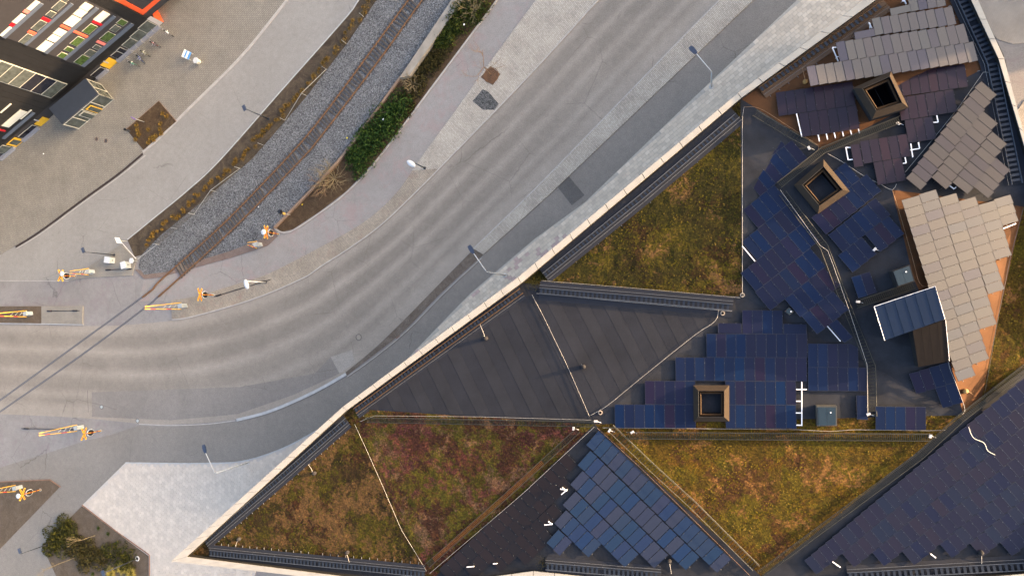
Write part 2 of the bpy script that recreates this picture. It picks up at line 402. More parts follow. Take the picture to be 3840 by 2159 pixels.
wl = root('retaining_wall', P(1498, 288, 0), 'low concrete retaining wall between the rails and the hedge bed', 'wall')
MB().prism([P(x, y, .9) for x, y in ((1785, -130), (1826, -130), (1734, 0), (1535, 284), (1498, 292), (1693, 0))], 0).build('wall_block', m_conc, wl)
wr = [(1503, 286), (1392, 440), (1271, 600), (1150, 728), (1027, 854)]
kerb('wall_edge', wr, 0, .45, .34, plain('rusty_wall_edge', (.27, .175, .115), .9, 0, .3, 1.0, .4), 30, wl, False)
sheet('crossing_island', [(452, 917), (478, 940), (510, 968), (495, 1033), (321, 1041), (257, 1052)], .12, m_island)
sheet('road_island', [(155, 1148), (311, 1148), (309, 1214), (155, 1212)], .12, m_island)
sheet('soil_island', [(-160, 1150), (155, 1148), (155, 1212), (-160, 1208)], .1, m_grav)
kerb('island_kerb', [(-160, 1210), (155, 1214), (311, 1217)], -.1, .14, .13, m_kerbw)
kerb('stop_line', [(0, 1052), (257, 1054)], 0, .03, .1, m_kerb)
# beyond the roof, top right corner
sheet('ring_pavement', [(3560, -200), (3980, -200), (3980, 140), (3800, 166), (3745, 150), (3690, 100)], .05, m_cobr)
sheet('ring_pavement', [(3980, 330), (3845, 372), (3812, 420), (3820, 520), (3980, 560)], .05, m_cobr)
kerb('patched_joint', [(328, 1462), (331, 1545)], 0, .012, .05, m_drain)
# darker asphalt patches
m_patch = asphalt('patched_asphalt', (.12, .115, .113), crack=False)
sheet('asphalt_patch', [(2082, 690), (2122, 648), (2192, 732), (2144, 770)], .016, m_patch)
sheet('asphalt_patch', [(1240, 1338), (1319, 1312), (1332, 1360), (1273, 1400)], .0155, asphalt('pale_patch', (.31, .29, .27), crack=False))
sheet('asphalt_patch', [(345, 1470), (900, 1450), (1180, 1400), (1240, 1338), (1273, 1400), (1100, 1480), (890, 1552), (640, 1575), (345, 1562)], .0142, asphalt('dark_patch', (.215, .2, .19)))
sheet('stone_patch', [(1772, 380), (1810, 335), (1832, 345), (1870, 390), (1855, 412), (1812, 412)], .125, stones('dark_setts', [(.12, .12, .12), (.17, .17, .165), (.22, .215, .21)], 9, .5))
# ---------- paving slabs and hexagons as pieces
def pieces(parent, name, mats, cells, zt, limit=300):
    """cells: (size, outline) ; biggest first become parts, the rest one joined part"""
    cells.sort(key=lambda c: -c[0]); loc = parent.location
    for k, (_, pts, mi) in enumerate(cells[:limit]):
        mb = MB(); z = zt + random.uniform(-.004, .006)
        mb.prism([Vector((p.x, p.y, 0)) for p in pts], zt - .05, z); mb.build(name, mats[mi], parent)
    rest = {}
    for _, pts, mi in cells[limit:]:
        rest.setdefault(mi, MB()).prism([Vector((p.x, p.y, 0)) for p in pts], zt - .05, zt + random.uniform(-.004, .006))
    for mi, mb in rest.items(): stuff(mb.build(name + '_field', mats[mi], parent))
slabm = [plain('slab_%s' % n, c, .85, 0, .12, .9, .3) for n, c in (('pale', (0.6200, 0.5310, 0.4215)), ('grey', (0.5600, 0.4797, 0.3836)), ('light', (0.6800, 0.5869, 0.4720)))] + [plain('slab_red', (0.5000, 0.3705, 0.3296), .85, 0, .2, 2, .3)]
CAPLINE = [(641, 2103), (1285, 1525), (1942, 1040), (2767, 350), (3240, 0), (3430, -140)]
def left_of_cap(x, y, mrg=12):
    for (x1, y1), (x2, y2) in zip(CAPLINE, CAPLINE[1:]):
        if x1 <= x <= x2 or (x < x1 and x1 == 641): return y < y1 + (y2 - y1) * (x - x1) / (x2 - x1) + mrg
    return True
ang = math.atan2(*((lambda d: (d.y, d.x))(P(2767, 350) - P(1942, 1040)))); ex = Vector((math.cos(ang), math.sin(ang), 0)); ey = Vector((-ex.y, ex.x, 0))
o0 = P(2200, 800); cells = []
for j in range(-60, 60):
    for i in range(-130, 130):
        c = o0 + ex * (i * .62 + (.31 if j % 2 else 0)) + ey * j * .46
        q = proj((c.x, c.y, .06))
        if q[1] < -20 or not inpoly(q[0], q[1], PAV) or not left_of_cap(*q): continue
        pts = [c + ex * sx * .297 + ey * sy * .217 for sx, sy in ((-1, -1), (1, -1), (1, 1), (-1, 1))]
        if any(not inpoly(*proj((p.x, p.y, .06)), PAV) for p in pts): continue
        near = noise.noise(Vector((c.x * .35, c.y * .35, 3))) + noise.noise(Vector((c.x * 1.1, c.y * 1.1, 9))) * .6
        mi = 3 if (q[1] > 880 and near > .28) else random.choice((0, 0, 1, 2))
        cells.append((q[0] * .5 - q[1], pts, mi))
pieces(pavement, 'paving_slab', slabm, cells, .062)
hexm = [plain('hex_%s' % n, c, .85, 0, .14, .9, .35) for n, c in (('pale', (0.5514, 0.4778, 0.4015)), ('grey', (0.5254, 0.4540, 0.3840)), ('light', (0.5826, 0.5065, 0.4276)))]
cells = []; hr = .36; o0 = P(700, 1900)
for j in range(-60, 60):
    for i in range(-60, 60):
        c = o0 + Vector((i * hr * 1.5, (j + (i % 2) * .5) * hr * math.sqrt(3), 0)); q = proj((c.x, c.y, .06))
        if not inpoly(q[0], q[1], HEX) or q[1] > 2190 or not (left_of_cap(*q) or q[1] > 2100): continue
        pts = [c + Vector((math.cos(a) * (hr - .008), math.sin(a) * (hr - .008), 0)) for a in (k * math.pi / 3 for k in range(6))]
        if any(not inpoly(*proj((p.x, p.y, .06)), HEX) for p in pts): continue
        cells.append((-math.hypot(q[0] - 850, q[1] - 1780), pts, random.choice((0, 0, 1, 1, 2)) if math.hypot(q[0] - 930, q[1] - 1800) > 55 else random.choice((2, 2, 0))))
pieces(hexpave, 'hexagonal_slab', hexm, cells, .062)

# ================================================================== RAILWAY TRACK
m_rust = plain('rusty_rail', (.2, .1, .045), .7, .3, .3, 3)
m_sleep = plain('sleeper_wood', (.07, .058, .05), .9, 0, .35, 2.5, .4)
m_steel = plain('worn_rail_head', (.28, .27, .28), .35, .8, .2, 3)
R1 = [(1640, -140), (1531, 0), (1370, 219), (1200, 447), (1068, 600), (830, 845), (600, 1050), (551, 1100), (300, 1283), (0, 1500), (-160, 1612)]
R2 = [(1692, -140), (1583, 0), (1420, 226), (1200, 514), (1126, 600), (870, 860), (600, 1105), (551, 1148), (300, 1335), (0, 1543), (-160, 1655)]
r1, r2 = smoothline(R1, 200), smoothline(R2, 200)
tr = root('railway_track', P(1200, 480, 0), 'single railway track with rusty rails running diagonally past the planting strip', 'railway')
kerb('rail', [p for p in r1 if p[1] < 1120], .05, .26, .17, m_rust, None, tr, False)
kerb('rail', [p for p in r2 if p[1] < 1120], .05, .26, .17, m_rust, None, tr, False)
for nm, L in (('embedded_rail', r1), ('embedded_rail', r2)):
    pts = [p for p in L if p[1] >= 1090]
    kerb('rail_groove', pts, -.02, .022, .26, plain('groove_dark', (.075, .065, .062), .8, 0, .3, 2), None, tr, False)
    kerb(nm, pts, -.02, .03, .07, m_steel, None, tr, False)
sleeper = None
ra, rbb = resample(r1, 2000), r2
world1 = [P(x, y, .12) for x, y in r1]; acc = 0
prevp = world1[0]
for k in range(1, len(world1)):
    if r1[k][1] > 1010: break
    a, b = world1[k - 1], world1[k]; L = (b - a).length; t = 0
    while acc + (L - t) >= .62:
        t += .62 - acc; acc = 0; c = a.lerp(b, t / L)
        d = (b - a).normalized(); nrm = Vector((-d.y, d.x, 0))
        tgt = min((P(x, y, .12) for x, y in r2[max(0, k - 12):k + 12]), key=lambda q: (q - c).length)
        mid = (c + tgt) / 2; ax = (tgt - c); 
        if sleeper is None:
            mb = MB(); mb.box((0, 0, .06), (2.5, .24, .13)); sleeper = mb.build('sleeper', m_sleep, tr, local=True); s_ = sleeper
        else:
            s_ = sleeper.copy(); COL.objects.link(s_)
        s_.location = mid - tr.location + Vector((0, 0, -.045 + random.uniform(0, .02))); s_.rotation_euler = (0, 0, math.atan2(ax.y, ax.x))
    acc += L - t
for px, py, ang_ in ((700, 1006, -.9), (655, 1010, -.9)): pass
mb = MB(); mb.prism([P(x, y, .16) for x, y in ((655, 1000), (672, 985), (705, 1008), (685, 1022))], .0); mb.build('crossing_plank', plain('plank_wood', (.2, .15, .11), .9), tr)
# ================================================================== THE FOLDED-ROOF BUILDING
ZC = 16.3
m_cap = plain('parapet_cap_metal', (0.3220, 0.3055, 0.2725), .5, 0, .13, .9)
m_wallb = plain('facade_dark_metal', (.06, .06, .065), .5, .2, .2, 1)
m_wallin = plain('parapet_felt', (0.0018, 0.0018, 0.0023), .7, 0, .2, 1)
def felt(name, base, blot=.38):
    t = NT(name); v = t.coord()
    c = t.ramp(t.noise(v, .35, 6, .65), [(.3, sc(base, 1 - blot)), (.7, sc(base, 1 + blot))])
    c = t.mix(.6, c, t.ramp(t.noise(v, 45, 2, .7), [(.25, .25), (.75, .75)]), 'OVERLAY')
    t.bump(t.noise(v, 60, 2), .4, .01); return t.done(c, .88, 0, .15)
m_felt = felt('roof_felt', (0.0197, 0.0217, 0.0281)); m_felt2 = felt('roof_felt_strip', (0.0211, 0.0224, 0.0281), .18); m_felt3 = felt('roof_felt_lap', (0.0181, 0.0198, 0.0263), .18)
m_feltb = felt('sunlit_felt', (0.0754, 0.0343, 0.0153), .3)  # roof felt turned brown-orange: low sunlight painted into its colour
SED = {
 'sedum_dark': [(0.0143, 0.0115, 0.0024), (0.0223, 0.0080, 0.0036), (0.0346, 0.0302, 0.0024), (0.0183, 0.0107, 0.0042), (0.0712, 0.0400, 0.0156), (0.0304, 0.0258, 0.0024)],
 'sedum_red': [(0.0364, 0.0291, 0.0044), (0.0650, 0.0515, 0.0055), (0.0676, 0.0179, 0.0154), (0.0468, 0.0381, 0.0044), (0.0910, 0.0280, 0.0242), (0.0650, 0.0538, 0.0066), (0.0390, 0.0134, 0.0088), (0.1170, 0.0616, 0.0330)],
 'sedum_olive': [(0.0152, 0.0116, 0.0024), (0.0346, 0.0266, 0.0030), (0.0223, 0.0108, 0.0036), (0.0467, 0.0366, 0.0036), (0.0183, 0.0166, 0.0024), (0.1016, 0.0547, 0.0216)],
 'sedum_gold': [(0.0371, 0.0248, 0.0024), (0.0581, 0.0267, 0.0042), (0.0720, 0.0408, 0.0030), (0.0418, 0.0178, 0.0066), (0.0581, 0.0444, 0.0036), (0.0487, 0.0302, 0.0030), (0.1394, 0.0667, 0.0204)]}
for k, v in SED.items(): blotch(k, v, .75, 5.0, .9, bumpd=.12, big=.16)
bld = root('roof_building', P(2230, 1590, 0), 'large low building with folded roof of dark felt, sedum triangles and solar panels', 'building')
def capxy(px, py, z): q = P(px, py, ZC); return Vector((q.x, q.y, z))
N = dict(a=capxy(690, 2086, 15.4), b=capxy(1296, 1535, 15.5), c=capxy(1950, 1060, 15.5), d=capxy(2778, 362, 15.6), e=capxy(3480, -140, 15.6), f=capxy(3590, -140, 15.5),
         g=capxy(3752, 221, 15.5), h=capxy(3900, 740, 15.5), N2=P(2230, 1590, 17.6), N5=P(2782, 1112, 16.7), N7=capxy(1600, 2192, 15.5), M=capxy(2000, 2146, 16.0),
         N8=P(2855, 2159, 15.7), N8b=capxy(2862, 2235, 15.5), N6=P(3612, 1556, 16.9), R1=P(3345, 712, 16.7), R2=P(3425, 1040, 17.6), R4=P(3560, 1345, 17.6),
         q=capxy(3900, 2150, 15.5), r=P(3900, 1340, 16.2), s=P(3738, 1215, 15.9), s2=P(3678, 1508, 16.3), h2=P(3838, 775, 15.7), h3=P(3920, 800, 15.7), V=P(3086, 562, 16.0))
FAC = [('sedum_dark', 'a b N7'), ('sedum_red', 'b N2 N7'), ('roof_felt', 'N2 M N7'), ('roof_felt', 'N2 N8 M'), ('roof_felt', 'M N8 N8b'), ('sedum_gold', 'N2 N6 N8'),
       ('roof_felt', 'N6 N8 q'), ('roof_felt', 'N8 N8b q'), ('roof_felt', 'N6 q r'), ('roof_felt', 'b c N2'), ('roof_felt', 'c N5 N2'), ('sedum_olive', 'c d N5'),
       ('roof_felt', 'N2 N5 N6'), ('roof_felt', 'N5 R4 N6'), ('roof_felt', 'N5 R2 R4'), ('roof_felt', 'N5 V R1'), ('roof_felt', 'N5 R1 R2'), ('roof_felt', 'd V N5'),
       ('roof_felt', 'd e V'), ('roof_felt', 'e g V'), ('roof_felt', 'e f g'), ('roof_felt', 'g R1 V'), ('roof_felt', 'g h R1'), ('roof_felt', 'h h2 R1'),
       ('sunlit_felt', 'R1 h2 R2'), ('sunlit_felt', 'R2 h2 R4'), ('sunlit_felt', 'h2 s R4'), ('sunlit_felt', 'R4 s N6'), ('sunlit_felt', 's s2 N6'),
       ('sedum_gold', 'h2 h3 s'), ('sedum_gold', 'h3 r s'), ('sedum_gold', 's r s2'), ('roof_felt', 's2 r N6'), ('roof_felt', 'h h3 h2')]
FMAT = [MATS[k] for k, _ in FAC]
# the two upper right facets carry the sun-warmed felt colour as well
for i, (k, nm) in enumerate(FAC):
    if nm in ('d e V', 'e g V', 'e f g'): FMAT[i] = m_feltb
TRI = []
for (k, nm), mt in zip(FAC, FMAT):
    p = [N[x] for x in nm.split()]
    n = (p[1] - p[0]).cross(p[2] - p[0]).normalized()
    if n.z < 0: n = -n
    TRI.append((p, n, [proj(x) for x in p], k, mt, nm))
def facet(px, py):
    best = None
    for T in TRI:
        if inpoly(px, py, T[2]): return T
        c = (sum(q[0] for q in T[2]) / 3, sum(q[1] for q in T[2]) / 3); d = math.hypot(c[0] - px, c[1] - py)
        if best is None or d < best[0]: best = (d, T)
    return best[1]
def RP(px, py, dz=0.0, T=None):
    T = T or facet(px, py); return on_plane(px, py, T[0][0] + Vector((0, 0, dz)), T[1])
# walls below the roof and the roof facets
outer = [(641, 2103), (1285, 1525), (1942, 1040), (2767, 350), (3240, 0), (3430, -140), (3610, -140), (3667, 0), (3766, 221), (3837, 492), (3930, 800), (3930, 2170), (2870, 2262), (2000, 2170), (1605, 2222), (1128, 2159)]
inner = [(700, 2086), (1299, 1538), (1953, 1062), (2780, 367), (3284, 0), (3460, -125), (3585, -125), (3642, 0), (3745, 221), (3822, 480), (3905, 770), (3900, 2146), (2862, 2232), (2000, 2140), (1608, 2194), (1278, 2159)]
MB().prism([capxy(x, y, 0) for x, y in outer], 0, ZC - .08).build('wall', m_wallb, bld).data
# the wall body is hollow above the roof: keep only its sides
wo = [o for o in bld.children if o.name.startswith('wall')][0]
import bmesh
bm = bmesh.new(); bm.from_mesh(wo.data); bm.faces.ensure_lookup_table()
bmesh.ops.delete(bm, geom=[f for f in bm.faces if len(f.verts) > 4], context='FACES'); bm.to_mesh(wo.data); bm.free()
m = MB()
ins = [capxy(x, y, 0) for x, y in inner]
for k in range(len(ins)):
    p, q_ = ins[k], ins[(k + 1) % len(ins)]
    m.face([(p.x, p.y, 14.8), (q_.x, q_.y, 14.8), (q_.x, q_.y, ZC - .06), (p.x, p.y, ZC - .06)])
m.build('parapet_lining', m_wallin, bld)
# metal cap, piece by piece
for k in range(len(outer)):
    o1, o2, i1, i2 = capxy(*outer[k], ZC), capxy(*outer[(k + 1) % len(outer)], ZC), capxy(*inner[k], ZC), capxy(*inner[(k + 1) % len(inner)], ZC)
    n = max(1, round((o2 - o1).length / 2.35))
    for j in range(n):
        a, b = (j + .012) / n, (j + .988) / n
        t = [o1.lerp(o2, a), o1.lerp(o2, b), i1.lerp(i2, b), i1.lerp(i2, a)]
        dz = random.uniform(0, .012)
        MB().box8([v - Vector((0, 0, .1)) for v in t][::-1], [v + Vector((0, 0, dz)) for v in t][::-1]).build('parapet_cap', m_cap, bld)
def subdiv_tri(p, step, disp):
    n = max(2, int(max((p[1] - p[0]).length, (p[2] - p[0]).length) / step)); m = MB(); idx = {}
    for i in range(n + 1):
        for j in range(n + 1 - i):
            v = p[0] + (p[1] - p[0]) * i / n + (p[2] - p[0]) * j / n
            e = min(i, j, n - i - j) > 0
            z = disp * (noise.fractal(Vector((v.x, v.y, 0)) * 1.1, 1.0, 2.2, 4)) if e else 0
            idx[i, j] = len(m.v); m.v.append(v + Vector((0, 0, z)))
    for i in range(n):
        for j in range(n - i):
            m.f.append([idx[i, j], idx[i + 1, j], idx[i, j + 1]]); m.mi.append(0)
            if i + j < n - 1: m.f.append([idx[i + 1, j], idx[i + 1, j + 1], idx[i, j + 1]]); m.mi.append(0)
    return m
m_tuft = {}
def tuft_mat(name, c1, c2, c3):
    t = NT(name); v = t.coord(); f = t.noise(v, .55, 6, .7, .5)
    c = t.ramp(f, [(.3, c1), (.5, c2), (.7, c3)])
    return t.done(c, .9, 0, .1)
tuft_mat('tuft_dark', (0.0180, 0.0104, 0.0034), (0.0360, 0.0361, 0.0034), (0.0630, 0.0475, 0.0146)); tuft_mat('tuft_red', (0.0450, 0.0475, 0.0039), (0.0405, 0.0171, 0.0067), (0.0900, 0.0760, 0.0112))
tuft_mat('tuft_olive', (0.0198, 0.0188, 0.0024), (0.0495, 0.0442, 0.0034), (0.1089, 0.0705, 0.0192)); tuft_mat('tuft_gold', (0.0495, 0.0301, 0.0038), (0.0792, 0.0583, 0.0038), (0.1485, 0.0987, 0.0216))
felt_root = None
for p, n, pp, k, mt, nm in TRI:
    if k.startswith('sedum'):
        o = subdiv_tri(p, .45, .05).build('sedum_roof', mt, bld)
        area = (p[1] - p[0]).cross(p[2] - p[0]).length / 2
        tb = MB()
        for _ in range(min(9000, int(area * 14))):
            a, b = random.random(), random.random()
            if a + b > 1: a, b = 1 - a, 1 - b
            v = p[0] + (p[1] - p[0]) * a + (p[2] - p[0]) * b
            if noise.noise(Vector((v.x, v.y, 1)) * .5) + random.uniform(-.5, .5) < -.12: continue
            r = random.choice((.04, .05, .06, .09)); an = random.uniform(0, 6.28); dx, dy = r * math.cos(an), r * math.sin(an); h = random.uniform(.02, .07)
            tb.face([v + Vector((dx, dy, h)), v + Vector((-dy, dx, h * .3)), v + Vector((-dx, -dy, h * .6)), v + Vector((dy, -dx, .01))])
        stuff(tb.build('sedum_tuft_field', MATS['tuft_' + k[6:]], o))
    else:
        m = MB(); m.face(p if (p[1] - p[0]).cross(p[2] - p[0]).z > 0 else p[::-1]); o = m.build('roof_facet', mt, bld)
        if nm in ('b c N2', 'c N5 N2'):
            # bitumen strips laid down the slope, each its own sheet
            u = Vector((.44, .9)) if nm[0] == 'b' else Vector((.46, .89)); w_ = Vector((u.y, -u.x)); wid = 46
            cs = [Vector(q) for q in pp]; cen = sum(cs, Vector((0, 0))) / 3; cs = [cen + (q - cen) * .985 for q in cs]
            lo = min(q.dot(w_) for q in cs); hi = max(q.dot(w_) for q in cs); s0 = lo; kk = 0
            while s0 < hi:
                poly = cs
                for sgn, lim in ((1, s0 + .6), (-1, -(s0 + wid - .6))):
                    out = []
                    for i in range(len(poly)):
                        A, B = poly[i], poly[(i + 1) % len(poly)]; da, db = A.dot(w_) * sgn - lim, B.dot(w_) * sgn - lim
                        if da >= 0: out.append(A)
                        if da * db < 0: out.append(A.lerp(B, da / (da - db)))
                    poly = out
                    if len(poly) < 3: break
                if len(poly) >= 3:
                    pts = [on_plane(q.x, q.y, p[0] + Vector((0, 0, .012 + .006 * (kk % 2))), n) for q in poly]
                    mb = MB()
                    if (pts[1] - pts[0]).cross(pts[2] - pts[0]).z < 0: pts = pts[::-1]
                    i = 0; L = len(pts); mb.v = [v - Vector((0, 0, .02)) for v in pts] + pts
                    mb.f = [[L + j for j in range(L)]] + [[j, (j + 1) % L, L + (j + 1) % L, L + j] for j in range(L)]; mb.mi = [0] * (L + 1)
                    mb.build('felt_strip', m_felt2 if kk % 2 else m_felt3, o)
                s0 += wid; kk += 1
# ------------------------------------------------------------------ solar panels
m_pfr = plain('panel_frame', (.012, .013, .018), .4, .3, .2, 3)
m_blue = panel_mat('panel_navy', [(0.0025, 0.0064, 0.0263), (0.0063, 0.0072, 0.0224), (0.0019, 0.0108, 0.0406), (0.0101, 0.0057, 0.0184), (0.0039, 0.0086, 0.0289), (0.0016, 0.0079, 0.0341)], .28)
m_purp = panel_mat('panel_plum', [(0.0163, 0.0117, 0.0205), (0.0202, 0.0121, 0.0205), (0.0151, 0.0121, 0.0231), (0.0227, 0.0132, 0.0205)], .32)
m_purp2 = panel_mat('panel_ink', [(0.0091, 0.0096, 0.0239), (0.0119, 0.0111, 0.0239), (0.0079, 0.0121, 0.0283), (0.0135, 0.0115, 0.0225), (0.0068, 0.0090, 0.0268)], .3)
m_sky = panel_mat('panel_blue', [(0.0119, 0.0262, 0.0593), (0.0163, 0.0275, 0.0553), (0.0089, 0.0238, 0.0679), (0.0192, 0.0250, 0.0537), (0.0222, 0.0282, 0.0509)], .25)
m_brn = panel_mat('panel_brown', [(0.0096, 0.0058, 0.0057), (0.0120, 0.0067, 0.0062), (0.0084, 0.0058, 0.0062)], .4)
m_tan = panel_mat('panel_tan_lit', [(0.0422, 0.0434, 0.0513), (0.0471, 0.0490, 0.0557), (0.0397, 0.0423, 0.0513), (0.0372, 0.0434, 0.0590), (0.0434, 0.0444, 0.0513), (0.0322, 0.0352, 0.0535)], .45)  # lighter copy of the panel colour: bright sky reflection put into the base
m_gry = panel_mat('panel_taupe_lit', [(0.0725, 0.0707, 0.0780), (0.0813, 0.0800, 0.0835), (0.0667, 0.0655, 0.0796), (0.0464, 0.0472, 0.0716), (0.0754, 0.0707, 0.0780), (0.0754, 0.0774, 0.0835)], .45)  # lightened like the tan: sky glare on the glass is in the colour
m_sla = panel_mat('panel_slate', [(0.0262, 0.0274, 0.0350), (0.0313, 0.0319, 0.0383), (0.0182, 0.0191, 0.0328), (0.0291, 0.0290, 0.0361)], .42)
m_pfl = plain('panel_frame_blue', (.022, .028, .048), .5, 0, .2, 3)
m_clamp = plain('clamp_aluminium', (.13, .14, .155), .45, .2, .1, 2)
m_white = plain('white_rail', (.86, .85, .88), .4, 0, .05, 2)
def unit_panel():
    m = MB(); e, f = .012, .016
    def rect(a, b, z): return [(a, b, z), (1 - a, b, z), (1 - a, 1 - b, z), (a, 1 - b, z)]
    m.box8(rect(e, e * .5, -1), rect(e, e * .5, 0), 1)
    m.f.pop(1); m.mi.pop(1)
    o = rect(e, e * .5, 0); i = rect(e + f, e * .5 + f * .45, 0)
    for k in range(4): m.face([o[k], o[(k + 1) % 4], i[(k + 1) % 4], i[k]], 1)
    m.face(rect(e + f, e * .5 + f * .45, -.12), 0)
    return m
UP = {}
def array(name, label, rows, mat, dz=.22, lift=0.0, tilt=None, T=None, group='solar panel arrays on the folded roof', clamps=True):
    """rows: (TL, TR, BR, BL, n) in photo pixels; each row holds n panels side by side from TL to TR"""
    allp = [q for r in rows for q in r[:4]]; cx = sum(q[0] for q in allp) / len(allp); cy = sum(q[1] for q in allp) / len(allp)
    T = T or facet(cx, cy); p0 = RP(cx, cy, dz + lift, T); n = T[1].copy()
    if tilt: n = (n + Vector((tilt[0], tilt[1], 0))).normalized()
    rt = root(name, p0 - Vector((0, 0, dz + lift)), label, 'solar array', group)
    if mat.name not in UP: UP[mat.name] = None
    cb = MB(); rb_ = MB()
    for TL, TR, BR_, BL_, cnt in rows:
        W = [on_plane(q[0], q[1], p0, n) for q in (TL, TR, BR_, BL_)]
        for k in range(cnt):
            a, b = k / cnt, (k + 1) / cnt
            o = W[0].lerp(W[1], a); ou = W[0].lerp(W[1], b); ov = W[3].lerp(W[2], a); ow = W[3].lerp(W[2], b)
            U = ((ou - o) + (ow - ov)) / 2; V = ((ov - o) + (ow - ou)) / 2
            nn = U.cross(V).normalized(); 
            flip = nn.z < 0
            if flip: o, U = o + U, -U; nn = U.cross(V).normalized()
            M4 = Matrix(((U.x, V.x, nn.x * .045, o.x), (U.y, V.y, nn.y * .045, o.y), (U.z, V.z, nn.z * .045, o.z), (0, 0, 0, 1)))
            M4 = Matrix.Translation(-rt.location + nn * random.uniform(0, .012)) @ M4
            if UP[mat.name] is None: ob = unit_panel().build('solar_panel', [mat, m_pfl if mat in (m_blue, m_purp2) else m_pfr], rt, local=True); UP[mat.name] = ob.data
            else: ob = bpy.data.objects.new('solar_panel', UP[mat.name]); COL.objects.link(ob); ob.parent = rt
            ob.matrix_local = M4
            if clamps:
                un = U.normalized(); vn = V.normalized(); long_v = V.length > U.length
                for f in (.24, .76):
                    c = (o + V * f) if long_v else (o + U * f)
                    ax, bx = (vn, un) if long_v else (un, vn)
                    q = [c + ax * s1 * .03 + bx * s2 * .016 for s1, s2 in ((-1, -1), (1, -1), (1, 1), (-1, 1))]
                    cb.box8([v - nn * .02 for v in q], [v + nn * .022 for v in q])
        # two carrying rails per row
        for f in (.25, .75):
            a, b = W[0].lerp(W[3], f), W[1].lerp(W[2], f)
            rb_.tube([a - n * .08, b - n * .08], .03, 4)
            for j in range(0, cnt + 1, 3):
                q = a.lerp(b, j / cnt); rb_.tube([q - n * .08, q - Vector((0, 0, dz + lift + .1))], .025, 4)
    if clamps and cb.v: stuff(cb.build('clamp_field', m_clamp, rt))
    rb_.build('mounting_rails', m_pfr, rt)
    return rt
z5 = Z(2200, 1050, 2.227); z6 = Z(3100, 900, 2.069); zW = Z(2760, 420, 3.62); zE = Z(3040, 560, 3.62); zP = Z(2880, 280, 3.292)
z5b = Z(3360, 240, 3.017); z8 = Z(2840, 0, 2.576); z6b = Z(3340, 680, 2.896); z3 = Z(1600, 1550, 2.378)
def quad(z, a, b, c, d, n): return (z(*a), z(*b), z(*c), z(*d), n)
def grid(z, o, u, v, rows):
    out = []
    for j, i0, n in rows:
        p = lambda a, b: z(o[0] + u[0] * a + v[0] * b, o[1] + u[1] * a + v[1] * b)
        out.append((p(i0, j), p(i0 + n, j), p(i0 + n, j + 1), p(i0, j + 1), n))
    return out
array('solar_array', 'navy solar array stepped like stairs around the square shaft near the roof centre',
      grid(z5, (233, 1037), (84.3, .3), (.3, 197.5), [(0, 0, 8), (0, 10.97, 7), (-1, 3, 5), (-1, 10.97, 7), (-2, 6.03, 13), (-3, 9.1, 10), (-4, 12.66, 4)])
      + [quad(z5, (1095, 360), (1295, 362), (1295, 446), (1095, 445), 1), quad(z5, (1640, 367), (1838, 368), (1838, 452), (1640, 451), 1)], m_blue)
array('solar_array', 'two-row navy solar array with one panel sticking out, left of the bent walkway', grid(z5, (1846, 530), (84, .4), (.2, 198), [(0, 0, 5), (1, 0, 6)]), m_blue)
array('solar_array', 'single upright navy panel beside the end of the long walkway', [quad(z5, (2252, 963), (2343, 964), (2344, 1166), (2252, 1165), 1)], m_blue)
array('solar_array', 'row of five navy panels right of the small white-lidded box', [((3283, 1523), (3472, 1525), (3472, 1613), (3283, 1611), 5)], m_blue)
array('solar_array', 'tilted navy array of six panels below the blue metal roof', grid(z6, (640, 1040), (77.5, -23.8), (44.9, 160), [(0, 0, 4), (1, 2.05, 2)]), m_blue)
array('solar_array', 'pair of navy panels left of the small roof unit', [quad(z6, (190, 290), (335, 245), (385, 410), (240, 457), 2)], m_blue)
array('solar_array', 'big navy array of diagonal rows beside the upper sedum triangle',
      grid(zW, (32, 550), (107, -86), (198, 257.5), [(0, 0, 4), (1, -1.04, 6), (2, -3.12, 4), (3, -5.13, 6), (4, -7.1, 8), (5, -7.12, 7), (6, -5.2, 5), (7, -4.9, 4), (8, -3.3, 1)])
      + [quad(zW, (95, 315), (345, 122), (425, 215), (165, 425), 1)], m_blue)
UE, VE = (107, -85), (181, 244)
array('solar_array', 'navy array of diagonal rows right of the orange-lit middle shaft',
      grid(zE, (14, 931), UE, VE, [(0, 0, 7), (-1, 4, 2)]) + grid(zE, (240, 1167), UE, VE, [(0, 0, 6)]) + grid(zE, (375, 1446), UE, VE, [(0, 0, 3)]) + grid(zE, (744, 1160), UE, (183, 255), [(0, 0, 3)]), m_blue)
array('solar_array', 'plum-coloured two-row array left of the upper shaft', grid(zP, (92, 220), (118.5, -17), (56, 290), [(0, 0, 8), (1, 1.95, 6)]), m_purp, .3)
array('solar_array', 'plum-coloured three-row array right of the upper shaft', grid(z5b, (-65, 120), (105, -15), (48, 258), [(0, 0, 8)]) + grid(z5b, (15, 384), (105.5, -16.5), (46, 258), [(0, 0, 6)]) + grid(z5b, (95, 637), (105, -15.5), (53, 258), [(0, 0, 3)]), m_purp, .3)
array('solar_array', 'plum-coloured array with white rack ends above the middle shaft', grid(zP, (1130, 825), (116.5, -19), (54, 277), [(0, 0, 5)]) + grid(zP, (1015, 870), (116, -19), (54, 277), [(0, 0, 1)]) + grid(zP, (1300, 1085), (117, -20), (55, 282), [(0, 0, 3)]), m_purp, .3)
